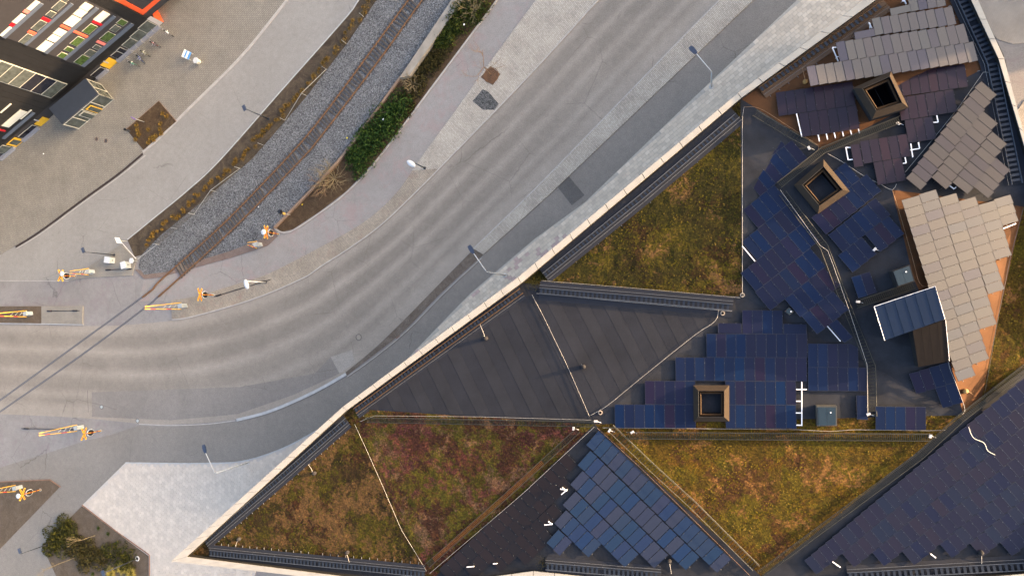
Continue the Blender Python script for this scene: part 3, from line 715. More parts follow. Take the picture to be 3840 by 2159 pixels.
array('solar_array', 'sunlit taupe rows of solar panels nearest the top right corner of the roof',
      [quad(z8, (472, 640), (2085, 400), (2160, 578), (530, 825), 18), quad(z8, (755, 405), (1995, 228), (2078, 398), (818, 587), 14), quad(z8, (928, 303), (1130, 278), (1150, 346), (945, 376), 1),
       quad(z8, (1100, 175), (1880, 58), (1952, 226), (1160, 332), 9), quad(z8, (1272, 72), (1475, 42), (1497, 108), (1290, 138), 1), quad(z8, (1440, -66), (1790, -118), (1842, 52), (1497, 108), 4)], m_gry, .3, .5, (.05, 0), clamps=False)
array('solar_array', 'slate-grey array of slanting strips along the right parapet ladder',
      [quad(z5b, (968, 195), (122, 1300), (268, 1455), (1108, 378), 13), quad(z5b, (985, 532), (412, 1290), (555, 1450), (1130, 695), 9), quad(z5b, (1093, 765), (645, 1345), (800, 1500), (1228, 930), 7), quad(z5b, (1135, 1060), (878, 1392), (1030, 1550), (1262, 1228), 4)],
      m_sla, .3, .35, clamps=False)
def colm(TL, TR, BR_, BL_, n): return (z6b(*TR), z6b(*BR_), z6b(*BL_), z6b(*TL), n)
array('solar_array', 'large tan array of lying panels on the sunlit right slope',
      [colm((122, 210), (315, 148), (925, 2105), (745, 2190), 19), colm((315, 148), (497, 85), (1072, 1922), (898, 2008), 18), colm((528, 184), (717, 125), (1155, 1548), (978, 1620), 14),
       colm((744, 224), (927, 162), (1241, 1168), (1068, 1240), 10), colm((955, 262), (1135, 205), (1318, 800), (1146, 865), 6), colm((1135, 205), (1310, 140), (1392, 430), (1222, 495), 3)], m_tan, .3, .1, (.04, .0))
array('solar_array', 'bright blue array of diagonal strips at the bottom of the roof',
      [((2246, 1611), (2744, 2096), (2691, 2149), (2203, 1669), 18), ((2215, 1686), (2625, 2087), (2574, 2139), (2170, 1745), 15), ((2186, 1762), (2508, 2079), (2455, 2131), (2141, 1817), 12),
       ((2159, 1839), (2397, 2076), (2344, 2128), (2112, 1893), 9), ((2124, 1909), (2257, 2038), (2209, 2091), (2080, 1961), 5), ((2095, 1982), (2148, 2029), (2101, 2085), (2052, 2034), 2)], m_sky)
array('solar_array', 'brown-black array between the orange walkway and the bright blue panels',
      [quad(z3, (1245, 350), (105, 1385), (205, 1485), (1345, 455), 17), quad(z3, (1205, 545), (335, 1375), (430, 1470), (1290, 640), 13), quad(z3, (1130, 800), (570, 1320), (660, 1412), (1215, 890), 8), quad(z3, (1060, 1030), (800, 1268), (880, 1350), (1130, 1110), 4)], m_brn, .15, clamps=True)
# staggered ink-blue field, lower right
FLD = [(3012, 2106), (3620, 1600), (3900, 1360), (3900, 2080), (3500, 2119), (3160, 2152), (3020, 2172)]
rows = []; u = (28.35, -23.55); v = (39.6, 57.2); stag = 0
for k in range(14):
    stag = (k * .42) % 1
    o = (3018 + v[0] * k - u[0] * stag, 2102 + v[1] * k - u[1] * stag); i = -12; run = None
    while i < 40:
        c = [(o[0] + u[0] * (i + a) + v[0] * b, o[1] + u[1] * (i + a) + v[1] * b) for a, b in ((0.05, .05), (.95, .05), (.95, .95), (.05, .95))]
        ok = all(inpoly(x, y, FLD) for x, y in c[2:]) and all(inpoly(x + 6, y + 8, FLD) for x, y in c[:2]) and c[0][0] < 3890
        if ok and run is None: run = i
        if (not ok or i == 39) and run is not None:
            p = lambda a, b: (o[0] + u[0] * a + v[0] * b, o[1] + u[1] * a + v[1] * b)
            rows.append((p(run, 0), p(i, 0), p(i, 1), p(run, 1), i - run)); run = None
        i += 1
array('solar_array', 'wide ink-blue array of staggered strips in the lower right corner', rows, m_purp2, .2)
# bare white rack ends
def rack(label, z, segs, dz=.15):
    pts = [z(*q) for s in segs for q in s]; c = (sum(p[0] for p in pts) / len(pts), sum(p[1] for p in pts) / len(pts))
    m = MB(); base = RP(*c, 0)
    for s in segs:
        a, b = RP(*z(*s[0]), dz), RP(*z(*s[1]), dz); d = (b - a).normalized(); q = Vector((-d.y, d.x, 0)) * .045
        m.box8([a - q - Vector((0, 0, .06)), b - q - Vector((0, 0, .06)), b + q - Vector((0, 0, .06)), a + q - Vector((0, 0, .06))], [a - q, b - q, b + q, a + q])
        m.tube([a - Vector((0, 0, .02)), a - Vector((0, 0, dz))], .02, 4); m.tube([b - Vector((0, 0, .02)), b - Vector((0, 0, dz))], .02, 4)
    tag(m.build('mounting_rack', m_white), label, 'rack', 'bare mounting racks on the roof')
rack('bare white ladder-shaped rack beside the stepped navy array', z5, [((1797, 850), (1797, 1216)), ((1750, 912), (1838, 912)), ((1750, 1010), (1797, 1010)), ((1748, 1108), (1797, 1108)), ((1747, 1210), (1797, 1210))], .3)
for k, (x, y) in enumerate(((618, 738), (718, 720), (815, 705), (915, 688), (1014, 672), (1112, 658))):
    rack('short white rack stub below the left plum array, number %s from the left' % ('one two three four five six'.split()[k]), zP, [((x, y), (x + 18, y + 82 - 4 * k))], .25)
rack('long white rack rail at the left end of the left plum array', zP, [((352, 480), (418, 765))], .3)
rack('white bracket rack left of the plum array above the middle shaft', zP, [((962, 895), (990, 1052)), ((962, 898), (1022, 900)), ((990, 1052), (1050, 1046))], .25)
rack('white double bracket right of the plum array above the middle shaft', zP, [((1762, 850), (1788, 1018)), ((1758, 930), (1872, 912)), ((1858, 835), (1872, 912))], .25)
rack('small white hook rack at the lower right of the plum panels', zP, [((1692, 1015), (1706, 1090)), ((1706, 1090), (1662, 1096))], .25)
rack('white corner rack under the short plum row', z5b, [((462, 582), (478, 658)), ((478, 658), (420, 662))], .25)
rack('white frame end at the left of the long taupe rows', z8, [((725, 460), (782, 592)), ((725, 460), (768, 458)), ((762, 552), (800, 546))], .5)
rack('crossed white struts left of the short taupe row', z8, [((1078, 218), (1108, 275)), ((1090, 225), (1088, 275))], .5)
rack('white strut pair at the top edge near the taupe panels', z8, [((1418, 0), (1440, 40)), ((1400, 8), (1432, 16))], .5)
rack('white rail beside the sedum edge at the navy diagonal rows', Z(2760, 780, 3.62), [((88, 518), (258, 722)), ], .3)
rack('white rail at the lower end of the navy diagonal rows', Z(2960, 900, 3.62), [((515, 1165), (695, 1372)), ], .3)
rack('white crossed bars on the ridge of the brown-black array', z3, [((1190, 672), (1250, 680)), ((1200, 722), (1248, 682)), ((1210, 660), (1248, 690))], .4)
rack('white arrow-shaped bars low on the brown-black ridge', z3, [((1048, 992), (1120, 986)), ((1085, 962), (1120, 986))], .4)
rack('short white rail at the right tip of the tan array', z6b, [((1225, 512), (1362, 458))], .3)
rack('white V-shaped rail under the slate strips', z6b, [((645, 50), (690, 82)), ((690, 82), (712, 62))], .3)
rack('white bar in a gap of the ink-blue array near its left end', Z(3000, 1660, 2.902), [((355, 1292), (440, 1352))], .3)
rack('white bar in a middle gap of the ink-blue array', Z(3340, 1600, 2.59), [((390, 1232), (440, 1270))], .3)
rack('white bar at the lower edge of the brown-black array', Z(1560, 1900, 4.293), [((815, 965), (930, 955))], .3)
rack('shorter white bar at the lower edge of the brown-black array', Z(1560, 1900, 4.293), [((1240, 913), (1300, 908))], .3)
# ================================================================== ON THE ROOF
m_shaft = plain('shaft_metal', (.034, .026, .02), .75, .0, .12, 1.5, 0, .05)
m_shaftw = plain('shaft_wall', (.02, .021, .024), .75, 0, .15, 1.5, 0, .05)
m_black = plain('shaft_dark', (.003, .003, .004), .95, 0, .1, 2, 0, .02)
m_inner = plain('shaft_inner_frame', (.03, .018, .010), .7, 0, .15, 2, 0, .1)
def vent_shaft(label, corners, wall, rise=.42):
    """corners: outer top-edge corners in pixels, clockwise from upper left; walls drop straight to the roof"""
    c0 = (sum(p[0] for p in corners) / 4, sum(p[1] for p in corners) / 4); base = RP(*c0, 0); zt = base.z + wall; zr = zt + rise
    o = [P(x, y, zt) for x, y in corners]; c = sum(o, Vector()) / 4
    rt = root('vent_shaft', (c.x, c.y, base.z), label, 'vent shaft', 'square vent shafts on the roof')
    def ring(f, z): return [Vector((c.x + (p.x - c.x) * f, c.y + (p.y - c.y) * f, z)) for p in o]
    def band(name, a, b, mat):
        for k in range(4):
            MB().face([a[(k + 1) % 4], a[k], b[k], b[(k + 1) % 4]]).build(name, mat, rt)
    m = MB(); m.box8(ring(.97, base.z - .8)[::-1], ring(.97, zt)[::-1]); m.f.pop(1); m.mi.pop(1); m.build('wall', m_shaftw, rt)
    band('sloping_cap', ring(1.0, zt - .03), ring(.715, zr), m_shaft)
    band('cap_lip', ring(.715, zr), ring(.69, zr - .06), m_shaftw)
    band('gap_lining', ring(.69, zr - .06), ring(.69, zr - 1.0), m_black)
    m = MB()
    a, b, cc, dd = ring(.665, zr - .22), ring(.60, zr - .14), ring(.54, zr - .24), ring(.665, zr - 1.0)
    for k in range(4):
        j = (k + 1) % 4
        m.face([a[j], a[k], b[k], b[j]]); m.face([b[j], b[k], cc[k], cc[j]]); m.face([dd[j], dd[k], a[k], a[j]])
    m.build('inner_frame', m_inner, rt)
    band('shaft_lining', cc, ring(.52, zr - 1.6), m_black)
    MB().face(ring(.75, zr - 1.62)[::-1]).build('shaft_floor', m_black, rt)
    pl = ring(.53, zr - 1.1)
    MB().tube([(pl[0] + pl[1]) / 2, (pl[2] + pl[3]) / 2], .03, 4).build('divider', m_shaftw, rt)
    return rt
vent_shaft('square bronze shaft standing amid the stepped navy array', [z5(890, 877), z5(1191, 877), z5(1191, 1181), z5(893, 1181)], .45)
z7 = Z(2700, 400, 2.2275)
vent_shaft('shaft with a bright orange-lit flank beside the bent walkway', [z7(618, 655), z7(865, 440), z7(1085, 708), z7(818, 896)], .5)
vent_shaft('tallest orange-lit shaft between the two plum arrays', [z8(925, 850), z8(1292, 688), z8(1460, 1040), z8(1112, 1150)], 1.2, .55)
# stair-head: blue standing seam roof over a lower brown lean-to
m_bmet = plain('blue_roof_metal', (.007, .018, .044), .38, .3, .1, 1.5); m_bseam = plain('blue_seam', (.004, .009, .02), .9, spec=0.0)
m_brnf = plain('brown_felt_sheet', (.011, .0095, .0095), .9, 0, .15, 2, .3, .05)
TL, TR_, BR_, BL_ = z6(368, 515), z6(843, 358), z6(918, 612), z6(450, 778)
zb = RP(3410, 1170, 0).z + 2.0
q = [P(*TL, zb - .3), P(*TR_, zb), P(*BR_, zb), P(*BL_, zb - .3)]
hd = root('stair_head', (q[0] + q[2]) / 2 - Vector((0, 0, 2.0)), 'stair-head with blue metal roof above the dark felt yard', 'roof house')
for k in range(6):
    a, b = (k + .003) / 6, (k + .997) / 6
    t = [q[0].lerp(q[1], a), q[0].lerp(q[1], b), q[3].lerp(q[2], b), q[3].lerp(q[2], a)]
    MB().box8([v - Vector((0, 0, .05)) for v in t][::-1], t[::-1]).build('roof_sheet', m_bmet, hd)
    if k: MB().tube([q[0].lerp(q[1], k / 6) + Vector((0, 0, .006)), q[3].lerp(q[2], k / 6) + Vector((0, 0, .006))], .012, 4).build('standing_seam', m_bseam, hd)
cc = sum(q, Vector()) / 4; s_ = [cc + (p - cc) * .9 for p in q]
MB().box8([Vector((p.x, p.y, zb - 2.6)) for p in s_][::-1], [p - Vector((0, 0, .06)) for p in s_][::-1]).build('wall', m_shaftw, hd)
MB().tube([q[0], q[1], q[2]], .022, 4).build('verge_trim', m_white, hd); MB().tube([q[0], q[3]], .022, 4).build('verge_trim', m_white, hd)
lq = [z6(668, 700), z6(922, 618), z6(952, 938), z6(712, 985)]; zl = zb - .35; lw = [P(*lq[0], zl - .1), P(*lq[1], zl - .1), P(*lq[2], zl - .9), P(*lq[3], zl - .9)]
for k in range(4):
    a, b = (k + .006) / 4, (k + .994) / 4
    t = [lw[0].lerp(lw[1], a), lw[0].lerp(lw[1], b), lw[3].lerp(lw[2], b), lw[3].lerp(lw[2], a)]
    MB().box8([v - Vector((0, 0, .08)) for v in t][::-1], t[::-1]).build('felt_sheet', m_brnf, hd)
MB().box8([Vector((p.x, p.y, zb - 2.6)) for p in lw][::-1], [p - Vector((0, 0, .1)) for p in lw][::-1]).build('lean_to_wall', m_shaftw, hd)
MB().tube([lw[1] + Vector((0, 0, .03)), lw[2] + Vector((0, 0, .03))], .016, 4).build('verge_trim', m_white, hd)
# small roof units
def roof_box(label, c, hgt, mat, lid, n=2):
    base = RP(*[sum(p[i] for p in c) / 4 for i in (0, 1)], 0); t = [P(x, y, base.z + hgt) for x, y in c]; ce = sum(t, Vector()) / 4
    r = root('roof_unit', (ce.x, ce.y, base.z), label, 'roof unit', 'metal boxes on the roof')
    MB().box8([Vector((p.x, p.y, base.z - .3)) for p in t][::-1], t[::-1]).build('casing', mat, r)
    s = [ce + (p - ce) * .88 for p in t]
    for k in range(n):
        a, b = (k + .01) / n, (k + .99) / n
        e = [s[0].lerp(s[1], a), s[0].lerp(s[1], b), s[3].lerp(s[2], b), s[3].lerp(s[2], a)]
        MB().box8([p + Vector((0, 0, -.02)) for p in e][::-1], [p + Vector((0, 0, .06)) for p in e][::-1]).build('lid', lid, r)
    MB().disc((s[1].x * .7 + s[3].x * .3, s[1].y * .7 + s[3].y * .3, base.z + hgt), .06, base.z + hgt + .12, 8).build('knob', m_white, r)
m_box = plain('unit_casing', (.06, .06, .055), .5, .3, .15, 2); m_lid = plain('unit_lid', (.014, .03, .045), .4, .2, .15, 2)
roof_box('grey box with two dark lids on the felt strip above the long sedum walkway', [z5(1920, 1050), z5(2090, 1050), z5(2090, 1216), z5(1926, 1218)], .8, m_box, m_lid)
roof_box('dark roof unit with two lids near the tan array', [z6(505, 240), z6(645, 190), z6(685, 320), z6(550, 365)], 1.1, m_shaftw, m_lid)
roof_box('small square vent box in the corner of the navy arrays', [z5(1690, 228), z5(1730, 262), z5(1695, 292), z5(1655, 262)], .5, m_box, m_lid, 1)
# ------------------------------------------------------------------ grated walkways
m_grate = plain('grating', (.012, .014, .010), .55, .4, .25, 3); m_grateo = plain('rusty_grating', (.12, .042, .008), .7, .2, .3, 3); m_rail = plain('walkway_rail', (.018, .02, .017), .7, 0, .15, 2)
def walkway(label, pts, wpx, rust=None, dz=.3, rails=True, pitch=.16):
    c = pts[len(pts) // 2]; rt = root('roof_walkway', RP(*c, 0), label, 'walkway', 'grated walkways on the roof')
    W = [RP(*p, dz) for p in pts]; hw = wpx / 37.5 / 2; bars = {0: MB(), 1: MB()}; tot = sum((b - a).length for a, b in zip(W, W[1:])); done = 0
    fr = MB()
    side = {1: [], -1: []}
    for k, p in enumerate(W):
        d = W[min(k + 1, len(W) - 1)] - W[max(k - 1, 0)]; nn = Vector((-d.y, d.x, 0)).normalized()
        for s in (1, -1): side[s].append(p + nn * hw * s)
    for k in range(len(W) - 1):
        a0, a1, b0, b1 = side[1][k], side[1][k + 1], side[-1][k], side[-1][k + 1]; L = (W[k + 1] - W[k]).length; n = max(2, int(L / pitch)); d = (W[k + 1] - W[k]).normalized() * .026; zz = Vector((0, 0, .03))
        for j in range(n):
            f = (j + .5) / n; g_ = (done + L * f) / tot; i = 1 if rust and rust[0] < g_ < rust[1] else 0
            x, y = a0.lerp(a1, f), b0.lerp(b1, f); bars[i].box8([y - d - zz, y + d - zz, x + d - zz, x - d - zz], [y - d, y + d, x + d, x - d])
        for s0, s1 in ((a0, a1), (b0, b1)): fr.tube([s0 - zz * .5, s1 - zz * .5], .03, 4)
        for j in range(int(L / 2.5) + 1):
            x = a0.lerp(a1, j * 2.5 / L); y = b0.lerp(b1, j * 2.5 / L)
            for t in (x, y): fr.tube([t, t - Vector((0, 0, dz + .1))], .03, 4)
        done += L
    for i, b in bars.items():
        if b.v: stuff(b.build('grating_bars', (m_grate, m_grateo)[i], rt))
    fr.build('side_frame', m_rail, rt)
    if rails:
        L = side[1] if rails == 1 else side[-1]; m = MB(); m.tube([p + Vector((0, 0, .35)) for p in L], .012, 4)
        for a, b in zip(L, L[1:]):
            n = max(1, int((b - a).length / 3))
            for j in range(n + 1): q_ = a.lerp(b, j / n); m.tube([q_, q_ + Vector((0, 0, .35))], .025, 4)
        m.build('hand_rail', m_rail, rt)
walkway('long level walkway between the dark felt slope and the sedum below it', [(1375, 1574), (1800, 1582), (2225, 1590)], 20)
walkway('level walkway along the top of the golden sedum triangle', [(2350, 1632), (2900, 1636), (3490, 1640)], 24)
walkway('diagonal walkway with rust-orange grating beside the red sedum', [(1604, 2118), (1900, 1856), (2168, 1612)], 20, (.04, .78))
walkway('diagonal walkway down the left side of the golden sedum', [(2290, 1604), (2440, 1748), (2600, 1894), (2835, 2128)], 30, pitch=.3)
walkway('long diagonal walkway between golden sedum and ink-blue panels', [(2852, 2150), (3150, 1930), (3450, 1708), (3600, 1570), (3740, 1462), (3870, 1362)], 24)
walkway('walkway from the upper shaft bending down to the middle shaft', [(2922, 694), (3008, 626), (3086, 564), (3220, 510), (3374, 450)], 22, dz=.5)
walkway('dark walkway between the left plum array and the navy rows', [(2830, 424), (2950, 496), (3062, 558)], 22, pitch=.3)
walkway('short walkway ending at the small dark roof unit', [(3212, 1142), (3320, 1106), (3428, 1068)], 24)
walkway('long bent walkway running down the middle of the panel fields', [(2935, 724), (3090, 925), (3175, 1150), (3268, 1376), (3272, 1560)], 26, rails=False, pitch=.3)
# ------------------------------------------------------------------ ladder trays along the parapets
m_lad = plain('ladder_rail', (.045, .055, .075), .5, .4, .2, 2); m_rung = plain('ladder_rung', (.016, .024, .04), .5, .4, .2, 2); m_ladr = plain('rusty_ladder', (.085, .048, .022), .55, .4, .25, 2)
m_gut = plain('gutter_membrane', (.003, .006, .015), .85, 0, .2, 1); m_gutr = plain('gutter_bronze', (.07, .038, .02), .7, 0, .2, 1)
def ladder(label, pts, wpx, ticks=1, warm=False, off=26):
    gw = 1.0; gm = MB(); G = [RP(*p, .13) for p in pts]
    for a, b in zip(G, G[1:]):
        e = (b - a).normalized(); q_ = Vector((-e.y, e.x, 0)).normalized() * gw
        gm.face([a - q_, b - q_, b + q_, a + q_])
    gm.build('gutter_lining', m_gutr if warm == True and 'bronze' in label else m_gut, bld)
    rt = root('roof_ladder', RP(*pts[len(pts) // 2], 0), label, 'roof ladder', 'ladder trays along the parapets')
    W = [RP(*p, .35) for p in pts]; hw = wpx / 37.5 / 2; fr, rg, tk = MB(), MB(), MB()
    for a, b in zip(W, W[1:]):
        d = (b - a).normalized(); nn = Vector((-d.y, d.x, 0)).normalized(); L = (b - a).length
        for s in (1, -1): fr.tube([a + nn * hw * s, b + nn * hw * s], .05, 4)
        for j in range(int(L / .46)):
            c = a + d * (j + .5) * .46; e = d * .11
            rg.box8([c - nn * hw - e - Vector((0, 0, .05)), c - nn * hw + e - Vector((0, 0, .05)), c + nn * hw + e - Vector((0, 0, .05)), c + nn * hw - e - Vector((0, 0, .05))],
                    [c - nn * hw - e, c - nn * hw + e, c + nn * hw + e - Vector((0, 0, .04)), c + nn * hw - e - Vector((0, 0, .04))])
        for j in range(int(L / 3) + 1):
            c = a + d * min(L, j * 3)
            for s in (1, -1): fr.tube([c + nn * hw * s, c + nn * hw * s - Vector((0, 0, .45))], .03, 4)
        if ticks:
            c0 = -nn * ticks * (hw + off / 37.5)
            tk.tube([a + c0 * .62 + Vector((0, 0, .05)), b + c0 * .62 + Vector((0, 0, .05))], .014, 4)
            for j in range(int(L / 1.0)):
                c = a + d * (j + .5) * 1.0 + c0 - Vector((0, 0, .28)); e = nn * .12; f = d * .022
                tk.box8([c - e - f - Vector((0, 0, .05)), c - e + f - Vector((0, 0, .05)), c + e + f - Vector((0, 0, .05)), c + e - f - Vector((0, 0, .05))], [c - e - f, c - e + f, c + e + f, c + e - f])
    fr.build('side_rail', m_ladr if warm else m_lad, rt); stuff(rg.build('rungs', m_ladr if warm == 2 else m_rung, rt))
    if tk.v: stuff(tk.build('snow_guard_clips', m_clamp, rt))
ladder('ladder tray along the parapet beside the dark sedum triangle', [(768, 2032), (1040, 1800), (1300, 1574)], 20)
ladder('ladder tray along the parapet beside the plain felt slope', [(1330, 1540), (1640, 1316), (1955, 1090)], 22, warm=True)
ladder('ladder tray along the parapet beside the upper sedum triangle', [(2040, 1032), (2400, 742), (2766, 432)], 20)
ladder('bronze ladder tray along the parapet at the taupe panels', [(2850, 338), (3090, 170), (3320, 8)], 22, warm=True)
ladder('ladder tray along the bottom parapet under the dark sedum', [(785, 2072), (1190, 2112), (1595, 2152)], 24, -1)
ladder('ladder tray between the upper sedum triangle and the plain felt', [(2022, 1090), (2380, 1120), (2748, 1153)], 22, -1)
ladder('ladder tray below the bright blue panels', [(2046, 2122), (2260, 2140), (2480, 2158)], 26, -1)
ladder('ladder tray below the ink-blue field at the bottom edge', [(3180, 2160), (3500, 2142), (3870, 2122)], 24, -1)
ladder('ladder tray bending along the right parapet', [(3604, -20), (3655, 90), (3722, 232), (3760, 420), (3815, 690)], 30, 1)
# ------------------------------------------------------------------ lightning cables
m_cab = plain('white_cable', (.42, .41, .39), .5, 0, .08, 2); m_cabo = plain('copper_cable', (.3, .18, .1), .45, .3, .1, 2)
def cable(label, pts, mat=None, r=.013, dz=.1, n=None):
    L = smoothline(pts, n) if n else pts
    m = MB(); m.tube([RP(*p, dz) for p in L], r, 5)
    tag(m.build('roof_cable', mat or m_cab), label, 'cable', 'cables laid over the roof')
cable('white cable on the fold between the dark and the red sedum', resample([(1330, 1590), (1365, 1665), (1430, 1810), (1505, 1985), (1600, 2140)], 30))
cable('white cable on the fold down the middle of the plain felt', resample([(1995, 1105), (2035, 1180), (2120, 1355), (2200, 1535), (2210, 1560)], 30))
cable('white cable curving along the edge of the stepped navy array', [(2215, 1556), (2280, 1518), (2400, 1420), (2600, 1260), (2680, 1205), (2694, 1165), (2697, 1118)], n=40)
cable('white cable along the felt edge above the long level walkway', resample([(1350, 1580), (1400, 1558), (1800, 1562), (2215, 1574)], 30), dz=.12)
cable('white cable along the lower edge of the upper sedum triangle', resample([(2030, 1052), (2400, 1082), (2776, 1116)], 24), dz=.15)
cable('white cable up the right edge of the upper sedum triangle', resample([(2784, 1112), (2784, 800), (2784, 440), (2790, 402)], 24), dz=.15)
cable('white cable under the ladder tray by the plain felt', resample([(2012, 1100), (2380, 1134), (2745, 1167)], 24), dz=.12)
cable('white cable along the foot of the stepped navy array', resample([(2260, 1603), (2600, 1606), (3000, 1610), (3112, 1617), (3200, 1610), (3480, 1614), (3545, 1612)], 40), dz=.12)
cable('white cable along the left edge of the bright blue array', resample([(2240, 1604), (2420, 1770), (2640, 1986), (2815, 2159)], 30), m_cabo, dz=.15)
cable('white cable along the fold above the brown-black array', resample([(2228, 1600), (1960, 1850), (1612, 2148)], 24), dz=.15)
cable('copper cable winding over the ink-blue panels', [(3632, 1600), (3650, 1640), (3690, 1660), (3705, 1690), (3745, 1712), (3760, 1738), (3795, 1762), (3808, 1788), (3860, 1816)], m_cab, .03, .3, 50)
cable('copper cable along the dark walkway under the left plum array', [(2790, 402), (2850, 408), (2960, 476), (3060, 540), (3070, 558), (3060, 568)], m_cabo, n=30)
cable('cable along the long bent walkway, nearest its left side', resample([(2926, 712), (3080, 926), (3105, 940), (3180, 1150), (3252, 1368), (3254, 1560)], 30), dz=.35)
cable('cable on the ridge left of the tan array', [(3345, 712), (3365, 770), (3420, 960), (3448, 1060), (3480, 1075), (3503, 1076)], m_cabo, n=30, dz=.15)
cable('cable on the ridge below the blue metal roof', [(3560, 1345), (3560, 1375), (3590, 1450), (3618, 1530), (3610, 1552)], m_cab, n=20, dz=.3)
cable('short cable from the middle walkway to the navy array', [(3104, 576), (3160, 608), (3240, 660), (3300, 690), (3345, 712), (3362, 690)], m_cab, n=24)
cable('cable along the foot of the slate strips', resample([(3395, 645), (3500, 520), (3590, 410), (3690, 268), (3712, 272)], 20), m_cab, dz=.12)
cable('thin cable down the sedum strip on the right', resample([(3838, 780), (3790, 960), (3738, 1215), (3690, 1490)], 20), m_lad, dz=.12)
# whitish junction boxes and plumbing vents
m_jb = plain('junction_box', (.42, .42, .44), .4, 0, .05, 2); m_pot = plain('vent_pot', (.022, .022, .025), .8, 0, .2, 3, 0, .1)
for k, (x, y, lab) in enumerate(((2236, 1577, 'white junction box at the hub below the plain felt'), (2372, 1618, 'white junction box at the start of the golden sedum walkway'), (2287, 1612, 'white junction box at the top of the left golden walkway'),
        (2153, 1604, 'white junction box at the upper end of the rusty walkway'), (3032, 558, 'white junction box at the lower end of the dark walkway'), (3365, 466, 'white junction box at the upper end of the bent walkway'),
        (3215, 1131, 'white junction box at the end of the short walkway'), (3254, 1550, 'white junction box at the foot of the long bent walkway'), (3277, 936, 'white junction box between the navy arrays in the middle'), (3485, 1632, 'white junction box at the right end of the golden sedum walkway'))):
    b = RP(x, y, 0); m = MB(); m.box((b.x, b.y, b.z + .3), (.34, .2, .16), .5 * k); m.box((b.x, b.y, b.z + .1), (.1, .1, .25)); m.tube([b + Vector((.1, 0, .3)), b + Vector((.5, -.15, .12))], .03, 4)
    tag(m.build('junction_box', m_jb), lab, 'junction box', 'white junction boxes on the roof')
for x, y, sx, sy, lab in ((1824, 1268, 1798, 1212, 'dark vent pot with a hose on the plain felt near the parapet'), (2190, 1374, 2180, 1366, 'dark vent pot alone on the right felt slope'), (1182, 1772, 1152, 1735, 'grey vent pot in the dark sedum near the ladder tray'),
        (900, 2018, 884, 2046, 'grey vent pot low in the dark sedum corner'), (1305, 2068, 1312, 2118, 'grey vent pot near the bottom ladder tray'), (3018, 310, 3006, 245, 'ochre vent pot with hose left of the taupe rows'), (3617, 1465, 3650, 1480, 'ochre vent pot at the foot of the tan array'),
        (2510, 2100, 2518, 2150, 'dark vent pot below the bright blue panels'), (3675, 2068, 3682, 2118, 'dark vent pot in a gap of the ink-blue field')):
    b = RP(x, y, 0); och = 'ochre' in lab
    r = root('vent_pot', b, lab, 'vent pot', 'vent pots with hoses on the roof')
    MB().tube([b, b + Vector((0, 0, .25)), b + Vector((0, 0, .42)), b + Vector((.02, 0, .5))], [.2, .24, .2, .08], 10).build('pot', plain('ochre_pot', (.25, .14, .04), .7) if och else m_pot, r)
    e = RP(sx, sy, .06); MB().tube([b + Vector((0, 0, .4)), b.lerp(e, .4) + Vector((0, .1, .2)), e], .018, 5).build('hose', m_cab if not och else m_cabo, r)
for x, y, lab in ((2784, 1106, 'round floor drain at the corner of the upper sedum'), (2710, 1174, 'round floor drain at the end of the felt ladder tray'), (2252, 1546, 'round floor drain near the hub on the felt')):
    b = RP(x, y, 0); MB_ = MB(); MB_.disc((b.x, b.y, b.z - .05), .22, b.z + .12, 14); MB_.disc((b.x, b.y, b.z + .12), .12, b.z + .16, 10, 1)
    tag(MB_.build('roof_drain', [plain('drain_ring', (.3, .25, .2), .6), m_black]), lab, 'drain', 'roof drains')
# parapet bits: a little plant growth at the gutter knot
# ================================================================== BLACK OFFICE BUILDING, TOP LEFT
B0, B1 = P(4, 597, 0), P(614, 87, 0)
FS = (B1 - B0); FS.z = 0; FL = FS.length; FS.normalize(); FN = Vector((FS.y, -FS.x, 0))
if FN.dot(Vector((0, 0, 0)) - B0) < 0: FN = -FN
def FW(px, py):
    h = on_plane(px, py, B0, FN); return ((h - B0).dot(FS), h.z)
def fp(s, t, d=0.0): return B0 + FS * s + FN * d + Vector((0, 0, t))
def fbox(mb, s0, s1, t0, t1, d0, d1, mi=0):
    if s0 > s1: s0, s1 = s1, s0
    if t0 > t1: t0, t1 = t1, t0
    b = [fp(s0, t0, d1), fp(s1, t0, d1), fp(s1, t0, d0), fp(s0, t0, d0)]
    if (b[1] - b[0]).cross(b[2] - b[0]).z < 0: b = b[::-1]
    return mb.box8(b, [p + Vector((0, 0, t1 - t0)) for p in b], mi)
m_bk = plain('black_cladding', (.010, .010, .011), .55, .1, .3, 1.2); m_ch = plain('charcoal_cladding', (.034, .032, .036), .6, .1, .12, 2)
m_or = plain('orange_cladding', (.62, .085, .025), .5, 0, .08, 1.5); m_rd = plain('deep_red_panel', (.36, .004, .012), .5, 0, .06, 2); m_co = plain('coral_panel', (.62, .11, .06), .5, 0, .06, 2); m_pk = plain('pink_panel', (.68, .19, .16), .5, 0, .06, 2)
m_gl = plain('grey_glass', (.07, .08, .075), .12, 0, .5, 1.2); m_gg = plain('green_glass', (.05, .085, .025), .12, 0, .6, 2.5); m_bl = plain('white_blind', (.5, .51, .47), .6, 0, .06, 6); m_dk = plain('dark_glass', (.015, .016, .024), .1, 0, .3, 2)
m_wf = plain('window_frame_white', (.42, .41, .36), .5, 0, .06, 2); m_sill = plain('metal_sill', (.12, .15, .21), .4, .4, .1, 2); m_yl = plain('yellow_door', (.72, .42, .03), .45, 0, .08, 3); m_gp = plain('grey_panel', (.42, .39, .38), .6, 0, .06, 2)
za = Z(0, 0, 4.387); z1 = Z(0, 0, 2.4129)
off = root('office_building', fp(FL / 2, 0, -6), 'black-clad office building with red and white window strips', 'building')
